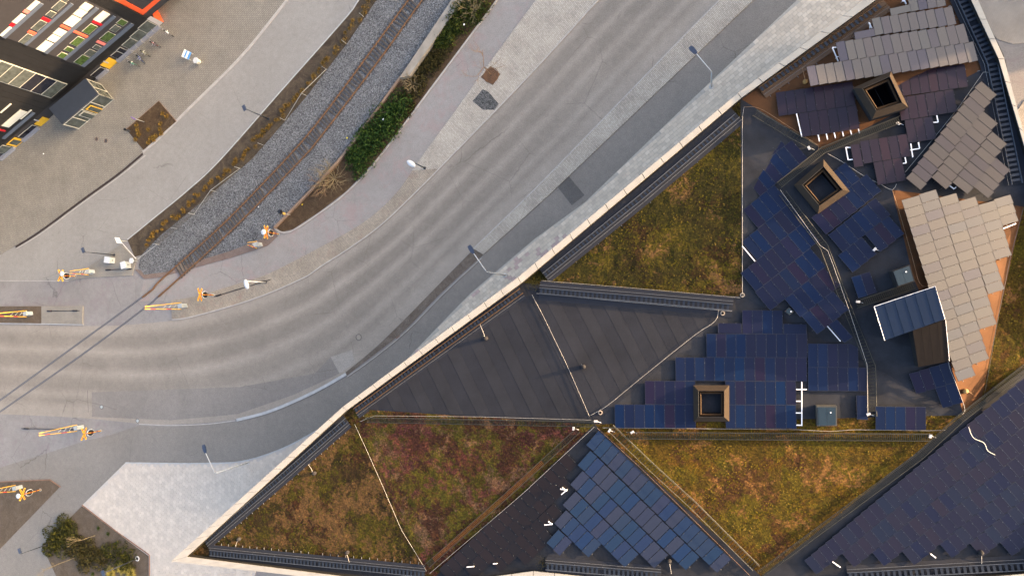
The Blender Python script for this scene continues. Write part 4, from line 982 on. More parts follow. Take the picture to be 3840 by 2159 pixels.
S_END = FW(*z1(1340, 172))[0]; S_BASE = FW(*z1(1475, 206))[0]; T_GF = FW(*z1(1100, 405))[1]
TOPZ = 24.0
fbox(MB(), -40, S_END, T_GF, TOPZ, -14, 0).build('upper_body', m_bk, off)
fbox(MB(), -40, S_BASE, 0, T_GF, -14, -.02).build('ground_floor_wall', m_ch, off)
k = -12.0
while k < S_END - .1:
    e = min(k + 1.12, S_END + .02); fbox(MB(), k, e - .03, T_GF + .02, TOPZ, 0, .035).build('cladding_board', m_bk, off); k += 1.12
s0, t0 = FW(*z1(752, 612)); s1, t1 = FW(*z1(1190, 205))
fbox(MB(), s0, s1, min(t0, t1), TOPZ - 1, .03, .06).build('charcoal_field', m_ch, off)
def window(zz, tr, bl, pane, frame=m_wf, d=.06):
    sA, tA = FW(*zz(*tr)); sB, tB = FW(*zz(*bl)); f = fbox(MB(), sB, sA, tB, tA, .03, d + .05).build('window', frame, off)
    e = .05; fbox(MB(), min(sA, sB) + e, max(sA, sB) - e, min(tA, tB) + e, max(tA, tB) - e, d + .05, d + .07).build('pane', pane, f)
def panel(name, zz, tr, bl, mat, d0=.05, d1=.12):
    sA, tA = FW(*zz(*tr)); sB, tB = FW(*zz(*bl)); fbox(MB(), sB, sA, tB, tA, d0, d1).build(name, mat, off)
def strip(zz, a, b, th, mat=m_sill):
    """metal sill under a row: a,b pixel ends of its upper edge"""
    sA, tA = FW(*zz(*a)); sB, tB = FW(*zz(*b)); t = (tA + tB) / 2; fbox(MB(), sA, sB, t - th, t, .05, .2).build('window_sill', mat, off)
for tr, bl in (((580, 0), (500, 175)), ((345, 215), (280, 395)), ((145, 430), (40, 600)), ((720, -150), (640, -10))): window(za, tr, bl, m_bl)
for tr, bl, mt in (((410, 150), (475, 237), m_pk), ((185, 372), (252, 457), m_rd), ((705, 270), (825, 377), m_rd), ((480, 490), (600, 592), m_co), ((1010, 398), (1452, 637), m_co)): panel('colour_panel', za, tr, bl, mt)
for tr, bl in (((985, 0), (945, 185)), ((825, 165), (845, 287)), ((660, 320), (612, 512)), ((450, 545), (395, 722)), ((1130, -130), (1090, 30))): window(za, tr, bl, m_gl)
for tr, bl in (((1395, 30), (1432, 187)), ((1300, 130), (1330, 290)), ((1185, 240), (1180, 446)), ((960, 455), (1003, 602)), ((860, 555), (902, 702)), ((745, 660), (742, 862))): window(za, tr, bl, m_bl)
window(z1, (930, 95), (905, 206), m_bl); panel('colour_panel', z1, (845, 180), (912, 237), m_rd); window(z1, (820, 210), (802, 312), m_gg)
for tr, bl in (((1280, 590), (1257, 762)), ((1110, 755), (1162, 862)), ((1010, 850), (1062, 972))): window(za, tr, bl, m_gg)
for tr, bl, mt in (((1095, 165), (1110, 237), m_gg), ((1040, 220), (1042, 292), m_gl), ((975, 280), (967, 382), m_gg), ((865, 400), (887, 452), m_gl), ((810, 440), (832, 517), m_gl), ((745, 490), (742, 592), m_gg)): window(z1, tr, bl, mt)
panel('colour_panel', z1, (885, 360), (952, 417), m_pk)
strip(za, (640, 30), (40, 605), .5); strip(za, (1150, 40), (400, 725), .42); strip(za, (1532, 95), (750, 868), .55); strip(z1, (1005, 130), (582, 535), .5); strip(z1, (1160, 195), (752, 598), .6)
# tall stair window on the left
sA, tA = FW(*z1(600, 756)); sB, tB = FW(*z1(460, 886)); top = TOPZ - 3; n = 9; tl = min(tA, tB); step = (FW(*z1(400, 690))[1] - tl) / 2.2
fr = fbox(MB(), sB, sA, tl, top, .03, .1).build('stair_window', m_wf, off)
for j in range(8):
    fbox(MB(), sB + .12, sA - .12, tl + j * step + .08, tl + (j + 1) * step - .06, .1, .13).build('pane', (m_dk if j in (1, 2) else m_gl), fr)
# lower left windows
for tr, bl, mt in (((90, 935), (10, 1020), m_bl), ((180, 990), (78, 1152), m_bl), ((275, 990), (190, 1078), m_bl)): window(z1, tr, bl, mt)
panel('colour_panel', z1, (0, 1165), (40, 1190), m_rd); strip(z1, (292, 1012), (10, 1245), .5)
# ground floor: glazing, doors, plinth ledge
for a, b, mt in (((1330, 182), (1330, 300), m_gl), ((1255, 262), (1252, 372), m_gl), ((1178, 340), (1180, 446), m_gl), ((1085, 425), (1130, 490), m_dk), ((1052, 458), (1098, 546), m_dk), ((905, 605), (922, 722), m_dk), ((290, 1128), (300, 1225), m_dk), ((235, 1172), (262, 1262), m_dk), ((20, 1310), (60, 1392), m_gl)): window(z1, a, b, mt)
for a, b in (((985, 520), (1015, 631)), ((385, 1056), (402, 1147))):
    sA, tA = FW(*z1(*a)); sB, tB = FW(*z1(*b)); dr = fbox(MB(), sB, sA, 0, max(tA, tB), .02, .14).build('door', m_yl, off)
    fbox(MB(), (sA + sB) / 2 - .12, (sA + sB) / 2 + .12, 1.1, 2.0, .14, .16).build('white_notice', m_jb, dr)
panel('door_frame', z1, (130, 1240), (162, 1330), m_yl); panel('glass_door', z1, (120, 1256), (150, 1312), m_gl, .1, .14)
panel('end_panel', z1, (1362, 146), (1440, 232), m_gp, .02, .08)
for a, b in (((1440, 232), (1092, 562)), ((1012, 640), (925, 722)), ((392, 1160), (240, 1275)), ((150, 1332), (10, 1436))):
    sA, _ = FW(*z1(*a)); sB, _ = FW(*z1(*b)); fbox(MB(), sB, sA, 0, .55, .0, .45).build('plinth_ledge', plain('plinth_metal', (.27, .28, .33), .5, .2, .1, 1), off)
# orange end wall and the overhanging volume beyond it
def endbox(name, s0, s1, d0, d1, t0, t1, mat): return fbox(MB(), s0, s1, t0, t1, d0, d1).build(name, mat, off)
endbox('end_wall', S_END, S_BASE, -13.9, -.6, 0, T_GF, m_ch)
endbox('orange_end_panel', S_BASE + .01, S_BASE + .1, -6, -.05, 0, T_GF * .95, m_or)
endbox('end_wing', S_END + .03, S_END + 14, -12, -.3, T_GF + .3, TOPZ - 1, m_ch)
endbox('orange_stripe', S_END + .04, S_END + .75, -.3, -.2, T_GF + 1.4, TOPZ - 2, m_or)
endbox('red_band', S_END + .75, S_END + 14, -.3, -.22, T_GF + 1.4, T_GF + 2.1, m_or)
# glazed entrance porch
zp = 3.1
rf = [P(*z1(*q), zp) for q in ((770, 712), (882, 850), (560, 1122), (440, 982))]
MB().box8([p - Vector((0, 0, .25)) for p in rf][::-1], rf[::-1]).build('porch_roof', plain('porch_roof_metal', (.045, .055, .075), .5, .2, .1, 1), off)
gf = [Vector((p.x, p.y, 0)) for p in rf]; 
inn = sum(gf, Vector()) / 4; gg = [inn + (p - inn) * .96 for p in gf]
MB().box8([p for p in gg][::-1], [p + Vector((0, 0, zp - .25)) for p in gg][::-1]).build('porch_glazing', m_gl, off)
def edge_bars(a, b, n, mat=m_wf):
    for j in range(n + 1):
        q = a.lerp(b, j / n); MB().box((q.x, q.y, zp / 2 - .12), (.1, .1, zp - .25), math.atan2(FS.y, FS.x)).build('porch_mullion', mat, off)
    for z in (.12, zp - .36): MB().tube([a + Vector((0, 0, z)), b + Vector((0, 0, z))], .06, 4).build('porch_transom', mat, off)
edge_bars(gf[0], gf[1], 2); edge_bars(gf[1], gf[2], 4)
for f in (.32, .52):
    q = gf[1].lerp(gf[2], f); q2 = gf[1].lerp(gf[2], f + .14); dn = FN * .06
    MB().box8([q, q2, q2 + dn, q + dn], [p + Vector((0, 0, 2.3)) for p in (q, q2, q2 + dn, q + dn)]).build('porch_door', m_yl if f < .4 else m_wf, off)
    MB().box8([q.lerp(q2, .12) + dn, q.lerp(q2, .88) + dn, q.lerp(q2, .88) + dn * 1.4, q.lerp(q2, .12) + dn * 1.4], [p + Vector((0, 0, 2.1)) for p in (q.lerp(q2, .12) + dn, q.lerp(q2, .88) + dn, q.lerp(q2, .88) + dn * 1.4, q.lerp(q2, .12) + dn * 1.4)]).build('porch_door_glass', m_gl, off)
# unseen added block outside the picture, towards the sun, that keeps the street in shade
nb = root('shading_block', (75, 75, 0), 'unseen block added beyond the top right to shade the street', 'building')
m_nb = plain('shading_block_stone', (.33, .29, .25), .85, 0, .15, .5); m_nr = plain('shading_block_top', (.08, .08, .085), .8)
nbx = [(46, 47), (84, 40), (100, 120), (60, 128)]
MB().prism([Vector((x, y, 0)) for x, y in nbx], 0, 25).build('wall', m_nb, nb)
MB().prism([Vector((73 + (x - 73) * 1.03, 84 + (y - 84) * 1.03, 0)) for x, y in nbx], 25, 25.6).build('shading_block_roof', m_nr, nb)
a_, b_ = Vector((46, 47, 0)), Vector((60, 128, 0)); dd_ = (b_ - a_).normalized(); nn_ = Vector((-dd_.y, dd_.x, 0))
for fl in range(7):
    for k in range(20):
        c = a_ + dd_ * (3 + k * 4) + Vector((0, 0, 2 + fl * 3.3)); u_ = dd_ * .8; o_ = nn_ * .04
        MB().box8([c - u_ - o_, c + u_ - o_, c + u_ + o_, c - u_ + o_], [p + Vector((0, 0, 1.6)) for p in (c - u_ - o_, c + u_ - o_, c + u_ + o_, c - u_ + o_)]).build('window', m_gl, nb)
# ================================================================== STREET FURNITURE
m_pole = plain('lamp_pole_grey', (.68, .68, .66), .5, 0, .08, 2); m_poled = plain('lamp_pole_dark', (.05, .055, .065), .45, .3, .1, 2); m_head = plain('lamp_head_dark', (.055, .07, .11), .4, .3, .15, 3); m_headw = plain('lamp_head_white', (.6, .61, .62), .4, 0, .05, 2); m_ring = plain('pole_foot', (.5, .48, .45), .7)
def arm_lamp(label, base, knee, head):
    b, h = height_from(base, knee); r = root('street_lamp', b, label, 'street lamp', 'tall street lamps with bent arms')
    MB().tube([b, b + Vector((0, 0, h * .5)), b + Vector((0, 0, h))], [.11, .09, .07], 8).build('pole', m_pole, r, True)
    MB().disc((b.x, b.y, b.z), .3, .1, 12).build('foot', m_ring, r)
    k = b + Vector((0, 0, h)); e = P(head[0], head[1], h + .9)
    pts = [k - Vector((0, 0, .05)), k.lerp(e, .08) + Vector((0, 0, .12)), k.lerp(e, .5) + Vector((0, 0, .05)), e]
    MB().tube(pts, [.065, .06, .055, .045], 6).build('arm', m_pole, r, True)
    d = (e - k); d.z = 0; d.normalize(); a = math.atan2(d.y, d.x); m = MB()
    s = Vector((-d.y, d.x, 0)); 
    prof = [(-.1, .10), (.15, .24), (.7, .27), (1.05, .2)]
    for j in range(3):
        (x0, w0), (x1, w1) = prof[j], prof[j + 1]
        lo = [e + d * x0 - s * w0, e + d * x1 - s * w1, e + d * x1 + s * w1, e + d * x0 + s * w0]
        m.box8([p - Vector((0, 0, .06)) for p in lo], [p + Vector((0, 0, .08 if j else .05)) for p in lo])
    m.build('lamp_head', m_head, r)
arm_lamp('street lamp with white bent arm over the cycle lane, middle of the picture', (1895, 1032), (1826, 1018), (1775, 948))
arm_lamp('street lamp with bent arm at the top of the cycle lane', (2668, 326), (2669, 270), (2610, 200))
arm_lamp('street lamp with bent arm on the hexagonal forecourt', (932, 1733), (808, 1774), (770, 1695))
def post_lamp(label, base, head, kind):
    b, h = height_from(base, head); r = root('post_lamp', b, label, 'street lamp', 'short post-top lamps')
    MB().tube([b, b + Vector((0, 0, h))], [.09, .06], 8).build('pole', m_poled if kind != 'w2' else m_pole, r, True); MB().disc((b.x, b.y, 0), .2, .15, 10).build('foot', m_poled, r)
    t = P(head[0], head[1], h + .05)
    if kind[0] == 'w':
        m = MB(); m.ball((0, 0, 0), .5, .5, 12, 8); R = Matrix.Rotation(-.6 if kind == 'w' else -1.2, 4, 'Z') @ Matrix.Diagonal((1.5, .72, .9, 1)); m.v = [t + (R @ v) for v in m.v]; m.build('lamp_head', m_headw, r, True)
    else:
        m = MB(); m.box((t.x, t.y, t.z), (.5, .8, .12), .5); m.box((t.x, t.y, t.z + .09), (.36, .6, .07), .5); m.build('lamp_head', m_head, r)
post_lamp('post lamp with white oval head on the cobbles near the crossing signal', (998, 1059), (924, 1066), 'w2')
post_lamp('post lamp with white oval head on the cobbles beside the footpath', (1594, 631), (1542, 614), 'w')
post_lamp('post lamp with blue-grey head beside the planting strip', (1008, 447), (916, 405), 'b')
post_lamp('post lamp with blue-grey head on the crossing island', (431, 956), (312, 938), 'b')
post_lamp('post lamp with blue-grey head leaning out over the path at the lower left bed', (190, 2036), (74, 2064), 'b')
bb = P(517, 2092, 0); r = root('post_lamp', bb, 'post lamp with pale ring foot at the corner of the lower bed', 'street lamp', 'short post-top lamps')
MB().tube([bb, bb + Vector((0, 0, 6.2))], [.1, .07], 8).build('pole', m_poled, r, True)
MB().tube([bb + Vector((.32 * math.cos(a), .32 * math.sin(a), .12)) for a in (k * math.pi / 8 for k in range(17))], .08, 6).build('foot_ring', m_headw, r)
MB().box((bb.x, bb.y, 6.25), (.5, .8, .12), .5).build('lamp_head', m_head, r)
# ---- level crossing signals and barriers
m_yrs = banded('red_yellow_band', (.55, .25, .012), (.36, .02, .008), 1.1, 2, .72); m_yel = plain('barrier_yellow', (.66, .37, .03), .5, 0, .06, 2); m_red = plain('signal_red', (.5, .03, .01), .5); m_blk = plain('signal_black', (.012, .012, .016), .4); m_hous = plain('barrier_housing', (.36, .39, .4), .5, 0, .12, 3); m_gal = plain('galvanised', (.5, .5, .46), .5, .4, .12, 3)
def signal(label, base, xpx, headpx, disc=None):
    b, h = height_from(base, xpx); h = max(h, 2.6); r = root('crossing_signal', b, label, 'crossing signal', 'level crossing signals')
    MB().tube([b, b + Vector((0, 0, h + .25))], .07, 8).build('mast', m_yrs, r)
    MB().tube([b + Vector((.2 * math.cos(a), .2 * math.sin(a), .1)) for a in (k * math.pi / 6 for k in range(13))], .04, 5).build('foot_ring', m_gal, r)
    c = b + Vector((-.02, 0, h)); s = MB(); rd = MB()
    for sg in (1, -1):
        d = Vector((.0, .92, .42 * sg)).normalized(); n_ = Vector((0, -d.z, d.y))
        for tt in (-1, 1):
            p0, p1 = c + d * .12 * tt, c + d * 1.0 * tt; q = n_ * .13; o = Vector((-.12, 0, 0)); o2 = Vector((-.08, 0, 0))
            s.box8([p0 - q + o, p1 - q + o, p1 - q + o2, p0 - q + o2], [p0 + q + o, p1 + q + o, p1 + q + o2, p0 + q + o2])
            q = n_ * .05; o = Vector((-.135, 0, 0)); o2 = Vector((-.065, 0, 0)); a = c + d * .3 * tt; e = c + d * .85 * tt
            rd.box8([a - q + o, e - q + o, e - q + o2, a - q + o2], [a + q + o, e + q + o, e + q + o2, a + q + o2])
    s.build('cross_arms', m_yel, r); stuff(rd.build('red_stripes', m_red, r))
    hz = max(1.6, h * .62); hp = b + Vector((-.1, 0, hz)); 
    m = MB(); m.prism([Vector((0, y, z)) for y, z in ((-.42, 0), (.42, 0))] + [Vector((0, 0, 0))], 0, .01) if False else None
    prof = [(.46 * math.cos(a), .56 * math.sin(a)) for a in (k * math.pi / 6 for k in range(12))]
    i = len(m.v); m.v += [hp + Vector((-.06, y, z)) for y, z in prof] + [hp + Vector((.06, y, z)) for y, z in prof]
    m.f += [list(range(i, i + 12))[::-1], list(range(i + 12, i + 24))] + [[i + k, i + (k + 1) % 12, i + 12 + (k + 1) % 12, i + 12 + k] for k in range(12)]; m.mi += [0] * 14
    hd_ = m.build('signal_plate', m_blk, r)
    MB().tube([hp + Vector((0, y * 1.06, z * 1.06)) for y, z in prof + prof[:1]], .05, 5).build('white_border', m_headw, hd_)
    for y, z in ((-.18, .14), (.18, .14), (0, -.2)): MB().tube([hp + Vector((-.06, y, z)), hp + Vector((-.32, y, z + .02))], .13, 8).build('lamp_hood', m_blk, hd_)
    if disc:
        t = P(disc[0], disc[1], h + .3); MB().ball((t.x, t.y, t.z), .42, .4, 12, 6).build('bell_dome', m_headw, r, True); MB().tube([c, t], .04, 5).build('bell_arm', m_gal, r)
signal('crossing signal with white dome at the tip of the crossing island', (285, 1036), (242, 1025), None, (232, 1026))
signal('crossing signal on the cobbled verge right of the rails', (801, 1106), (752, 1110), None)
signal('crossing signal with white dome at the end of the hedge bed', (1045, 878), (1000, 873), None, (988, 870))
signal('crossing signal beside the barrier on the near road edge', (380, 1614), (318, 1628), None)
signal('crossing signal with white dome on the gravel bed at lower left', (153, 1835), (86, 1854), None, (68, 1859))
def barrier(label, base, tip, tip2=None, frac=.45):
    b, h = height_from(base, tip); h = max(2.2, min(h, 7.5)); r = root('crossing_barrier', b, label, 'crossing barrier', 'raised level crossing barriers')
    m = MB(); m.box((b.x, b.y, .55), (.7, .55, 1.1), .3); m.build('housing', m_hous, r)
    m = MB(); m.box((b.x, b.y, 1.16), (.8, .65, .12), .3); m.build('housing_lid', m_gal, r)
    p = b + Vector((0, 0, 1.0)); t = P(tip[0], tip[1], h)
    for s in (1, -1):
        o = Vector((.05, 0.5 * s, 0)); m = MB(); a, e = p + o, t + Vector((0, .16 * s, 0)); n = 7
        for k in range(n):
            m.tube([a.lerp(e, k / n), a.lerp(e, (k + 1) / n)], [.065 - .02 * k / n, .065 - .02 * (k + 1) / n], 6, 1 if (s < 0 and k in (2, 5)) else 0)
        m.build('barrier_arm', [m_yel, m_red], r)
    m = MB()
    for k in range(1, 4):
        f = k / 7; m.tube([(p + Vector((.05, .32, 0))).lerp(t, f), (p + Vector((.05, -.32, 0))).lerp(t, f + .08)], .03, 4)
    m.build('arm_brace', m_gal, r)
    MB().box((b.x + .35, b.y - .1, 1.25), (.45, .3, .35), .2).build('counterweight', m_gal, r)
barrier('raised barrier on the crossing island', (352, 1020), (262, 1020))
barrier('short raised barrier at the end of the ballast', (978, 920), (928, 914))
barrier('raised barrier at the left end of the cobbled verge', (697, 1147), (543, 1154))
barrier('raised barrier on the soil island at the left edge', (120, 1176), (-20, 1180))
barrier('raised barrier on the near road edge, left of the forecourt', (309, 1600), (146, 1628))
barrier('raised barrier on the gravel bed at the lower left edge', (80, 1824), (-60, 1846))
for lab, a, b in (('long thin dark line on the cobbles beside the crossing signal', (803, 1112), (1014, 1048)), ('thin dark line across the slabs of the road island', (176, 1166), (298, 1165)), ('thin dark line on the road left of the near barrier', (81, 1606), (300, 1610)), ('short thin dark line on the crossing island', (398, 1012), (495, 1008))):
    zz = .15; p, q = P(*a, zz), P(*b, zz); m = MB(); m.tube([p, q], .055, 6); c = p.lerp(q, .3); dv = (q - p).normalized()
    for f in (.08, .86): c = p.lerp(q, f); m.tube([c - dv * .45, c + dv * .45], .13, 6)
    tag(m.build('dark_line', m_blk), lab, 'bar', 'dark lines on the ground at the crossing')  # dark lines on the ground, drawn as thin dark tubes
# yellow and black dwarf signal
b = P(1089, 806, 0); r = root('dwarf_signal', b, 'yellow and black dwarf signal on the wall above the rails', 'railway signal')
MB().tube([b, b + Vector((0, 0, 2.2))], .05, 6).build('mast', m_gal, r); MB().box((b.x - .05, b.y, 1.5), (.16, .3, .5), .2).build('yellow_plate', m_yel, r); m = MB(); m.box((b.x - .05, b.y + .1, 2.35), (.35, .55, .5), .2); m.tube([b + Vector((-.2, .1, 2.4)), b + Vector((-.5, .2, 2.4))], .14, 8); m.build('signal_head', m_blk, r)
# ---- signs, cabinets on the island
def cabinet(label, c, size, h, rz):
    b = P(*c, 0); r = root('signal_cabinet', b, label, 'cabinet', 'white cabinets on the crossing island')
    MB().box((b.x, b.y, h / 2), (size[0], size[1], h), rz).build('body', m_hous, r); MB().box((b.x, b.y, h + .04), (size[0] * 1.08, size[1] * 1.08, .08), rz).build('lid', m_headw, r)
    a = Vector((math.cos(rz), math.sin(rz), 0)) * (size[0] / 2 + .01); MB().box((b.x + a.x, b.y + a.y, h * .55), (.03, .12, .2), rz).build('handle', m_blk, r)
cabinet('white square cabinet in the middle of the crossing island', (424, 976), (1.0, .9), 1.1, -.15)
cabinet('white cabinet at the right corner of the crossing island', (485, 996), (.8, 1.0), 1.2, .25)
def board(label, base, h, w_, hh, mat, rz, cat='sign', back=None):
    b = P(*base, 0); r = root('sign_post', b, label, cat)
    MB().tube([b, b + Vector((0, 0, h + hh * .6))], .045, 6).build('post', m_gal, r); m = MB(); m.box((b.x, b.y, h + hh * .3), (.06, w_, hh), rz); m.build('sign_board', mat, r)
    return r
board('white sign board with a dark edge at the top of the crossing island', (480, 906), 1.6, 1.0, .9, m_headw, .5)
b = P(513, 979, 0); r = root('sign_post', b, 'post with white hexagonal plate at the corner of the ballast', 'sign'); MB().tube([b, b + Vector((0, 0, 1.0))], .06, 6).build('post', m_gal, r); MB().disc((b.x, b.y, 1.0), .46, 1.08, 6).build('hexagonal_plate', m_headw, r); MB().tube([P(452, 905, .5), P(510, 970, .5)], .05, 4).build('edge_rail', m_headw, r)
# purple sign and dark bollard at the plaza bed, advertising board and bin
r = board('slim post with a purple and white sign beside the plaza bed', (542, 458), 2.0, .6, .6, plain('purple_sign', (.12, .05, .32), .5), .9)
b = P(488, 492, 0); r = root('bollard', b, 'dark round bollard at the corner of the plaza bed', 'bollard'); MB().tube([b, b + Vector((0, 0, .9)), b + Vector((0, 0, 1.0))], [.16, .16, .1], 10).build('shaft', m_poled, r); MB().tube([b + Vector((0, 0, .95)), b + Vector((0, 0, 1.12))], [.22, .2], 10).build('head', m_blk, r)
m_blue2 = plain('sign_blue', (.02, .17, .48), .5, 0, .05, 2)
b = P(722, 216, 0); r = root('pavement_sign', b, 'blue and white advertising board standing on the plaza', 'sign')
R = Matrix.Rotation(-.45, 4, 'Z')
for k, (z0, mt) in enumerate(((.35, m_blue2), (.62, m_headw), (.78, m_blue2), (1.05, m_headw))):
    m = MB(); m.box((0, 0, z0 + .12), (.05, 1.2, .24)); m.v = [b + (R @ Vector((v.x - v.z * .55, v.y, v.z))) for v in m.v]; m.build('sign_stripe', mt, r)
m = MB()
for s in (-.5, .5): m.tube([b + R @ Vector((0, s, 0)), b + R @ Vector((-.7, s, 1.3))], .03, 4); m.tube([b + R @ Vector((-.9, s, 0)), b + R @ Vector((-.65, s, 1.2))], .03, 4)
m.build('sign_leg', m_gal, r)
b = P(752, 236, 0); r = root('litter_bin', b, 'cream litter bin on thin legs beside the blue board', 'bin')
MB().tube([b + Vector((0, 0, .3)), b + Vector((0, 0, 1.0))], [.38, .46], 6).build('bin_body', plain('cream_plastic', (.66, .6, .48), .5), r); MB().disc((b.x, b.y, 1.0), .48, 1.1, 6).build('bin_lid', m_headw, r)
for a in range(4): MB().tube([b + Vector((.35 * math.cos(a * 1.57), .35 * math.sin(a * 1.57), .4)), b + Vector((.5 * math.cos(a * 1.57), .5 * math.sin(a * 1.57), 0))], .025, 4).build('leg', m_gal, r)
# manhole covers
m_iron = plain('cast_iron', (.09, .085, .085), .6, .4, .2, 5); m_ironr = plain('rusty_iron', (.2, .13, .1), .7, .3, .2, 5)
for x, y, rr, lab, mt in ((363, 522, .32, 'left of two round rusty manhole covers on the plaza', m_ironr), (398, 529, .32, 'right of two round rusty manhole covers on the plaza', m_ironr), (1345, 1264, .42, 'round manhole ring in the main road bend', m_iron), (381, 1525, .3, 'small round cover in the patched road near the crossing', m_iron), (516, 1577, .3, 'dark round gully at the end of the flush kerb', m_iron)):
    b = P(x, y, 0); z = .055 if y < 600 else .012; m = MB(); m.tube([(b.x + rr * math.cos(a), b.y + rr * math.sin(a), z) for a in (k * math.pi / 12 for k in range(25))], .035, 4); m.disc((b.x, b.y, 0), rr * .8, z + .012, 20, 1)
    tag(m.build('manhole_cover', [mt, m_iron if mt is m_ironr else MATS['main_road_asphalt'] if rr > .4 else m_gal]), lab, 'manhole', 'manhole covers')
m = MB(); m.prism([P(x, y, .03) for x, y in ((1480, 1262), (1494, 1252), (1502, 1262), (1488, 1272))], 0); tag(m.build('gully_grate', m_ironr), 'small rusty square grate in the cycle lane', 'grate')
# drain channel along the plaza
dr = root('drain_channel', P(300, 757, 0), 'long dark iron drain channel along the plaza edge', 'drain')
L = smoothline([(535, 577), (440, 656), (300, 757), (150, 868), (58, 926)], 60)
kerb('channel_grate', L, -.05, .068, .34, m_drain, None, dr, False)
# tree grate
tg = root('tree_grate', P(1842, 283, 0), 'square rusty tree grate with concentric rings in the cobbles', 'tree grate')
c = P(1842, 283, .13); m = MB(); q = [P(x, y, .13) for x, y in ((1802, 290), (1840, 248), (1876, 278), (1848, 320))]; m.prism(q, 0); m.build('frame', plain('grate_plate', (.13, .07, .04), .8, .2), tg)
for rr in (.25, .45, .65, .85, 1.02): MB().tube([c + Vector((rr * math.cos(a), rr * math.sin(a), .01)) for a in (k * math.pi / 14 for k in range(29))], .04, 4).build('ring', m_rust, tg)
# plaza planting bed
sheet('plaza_bed', [(595, 380), (660, 456), (538, 563), (473, 485)], .09, m_bark)
kerb('plaza_bed_edging', [(473, 485), (595, 379), (661, 456)], -.05, .11, .07, m_kerbr)
# ---- bicycles
def bicycle():
    t = bpy.data.objects.new('bicycle', None); COL.objects.link(t)
    m_t = plain('tyre', (.02, .02, .02), .8); m_c = plain('chrome', (.55, .55, .55), .3, .8)
    for x in (-.52, .52):
        m = MB(); m.tube([(x + .34 * math.cos(a), 0, .35 + .34 * math.sin(a)) for a in (k * math.pi / 9 for k in range(19))], .035, 5, cap=False)
        wv = m.build('wheel', m_t, t, local=True); m = MB()
        for k in range(6): a = k * math.pi / 6; m.tube([(x + .32 * math.cos(a), 0, .35 + .32 * math.sin(a)), (x - .32 * math.cos(a), 0, .35 - .32 * math.sin(a))], .006, 3)
        m.build('spokes', m_c, wv, local=True)
    m = MB()
    for p, q in (((-.52, 0, .35), (-.1, 0, .33)), ((-.1, 0, .33), (-.22, 0, .85)), ((-.22, 0, .8), (.36, 0, .86)), ((-.1, 0, .33), (.38, 0, .78)), ((.34, 0, .98), (.52, 0, .35)), ((-.52, 0, .35), (-.2, 0, .78))): m.tube([p, q], .045, 5)
    m.build('frame', None, t, local=True)
    m = MB(); m.tube([(.3, -.3, 1.02), (.36, -.12, 1.05), (.36, .12, 1.05), (.3, .3, 1.02)], .02, 5); m.build('handlebar', m_c, t, local=True)
    m = MB(); m.box((-.24, 0, .92), (.3, .16, .07)); m.build('saddle', m_t, t, local=True)
    m = MB(); m.box((-.58, 0, .74), (.4, .16, .03)); m.build('rack', m_c, t, local=True); m = MB(); m.box((.42, 0, .8), (.2, .3, .02)); m.build('front_rack', m_c, t, local=True)
    return t
proto = bicycle(); zz8 = Z(350, 0, 4.387)
for k, ((x0, y0), (x1, y1), col, lab) in enumerate((((1140, 480), (1350, 630), (.72, .78, .76), 'white bicycle nearest the white end panel of the office'), ((930, 650), (1130, 800), (.16, .03, .035), 'dark red bicycle, second from the white one'), ((740, 810), (980, 970), (.42, .40, .18), 'pale olive bicycle in the middle of the row'),
        ((700, 860), (870, 1090), (.035, .06, .22), 'dark blue bicycle leaning in the row'), ((560, 990), (795, 1115), (.06, .3, .16), 'green bicycle nearest the yellow door'))):
    a, b = P(*zz8(x0, y0), .4), P(*zz8(x1, y1), .4); c = (a + b) / 2; c.z = .05
    o = proto if k == 0 else copy_tree(proto); d = b - a
    o.location = c; o.rotation_euler = (random.uniform(-.12, .12), 0, math.atan2(d.y, d.x)); o.scale = (1.2,) * 3
    tag(o, lab, 'bicycle', 'bicycles parked along the office')
    for ch in o.children:
        if ch.name.startswith('frame'):
            if k: ch.data = ch.data.copy()
            ch.data.materials.clear(); ch.data.materials.append(plain('bike_paint_%d' % k, col, .35))
# bicycle stand hoops
for k in range(6):
    p = P(*zz8(1010 - 85 * k, 500 + 88 * k), 0); m = MB(); dx = Vector((FN.x, FN.y, 0))
    m.tube([p, p + Vector((0, 0, .7)), p + dx * .2 + Vector((0, 0, .8)), p + dx * .5 + Vector((0, 0, .7)), p + dx * .5], .025, 5)
    tag(m.build('bicycle_stand', m_gal), '%s thin steel bicycle hoop along the office glazing, counted from the white bicycle' % 'first second third fourth fifth sixth'.split()[k], 'bike stand', 'bicycle hoops along the office')
# ================================================================== FENCE
posts = [(1440, -48), (1364, 64), (1298, 164), (1225, 261), (1150, 360), (1070, 452), (987, 544), (901, 632), (812, 719), (729, 804), (664, 857), (597, 917)]
fe = root('wire_fence', P(987, 544, 0), 'wire mesh fence with pale posts between planting strip and ballast', 'fence')
m_wire = plain('fence_wire', (.16, .13, .09), .6, .3, .2, 2); W_ = [P(x, y, .1) for x, y in posts]; FH = 1.3
for p in W_: MB().tube([p, p + Vector((0, 0, FH))], .04, 6).build('post', m_gal, fe)
for a, b in zip(W_, W_[1:]):
    m = MB(); n = max(2, int((b - a).length / .22))
    for j in range(n): q = a.lerp(b, j / n); m.tube([q + Vector((0, 0, .05)), q + Vector((0, 0, FH - .05))], .009, 3, cap=False)
    for j in range(8): z = .08 + j * .165; m.tube([a + Vector((0, 0, z)), b + Vector((0, 0, z))], .009, 3, cap=False)
    stuff(m.build('wire_mesh', m_wire, fe))
for i in (4, 8):
    for j in (-1, 1): MB().tube([W_[i] + Vector((0, 0, FH)), W_[i + j] + Vector((0, 0, .1))], .035, 5).build('brace', m_gal, fe)
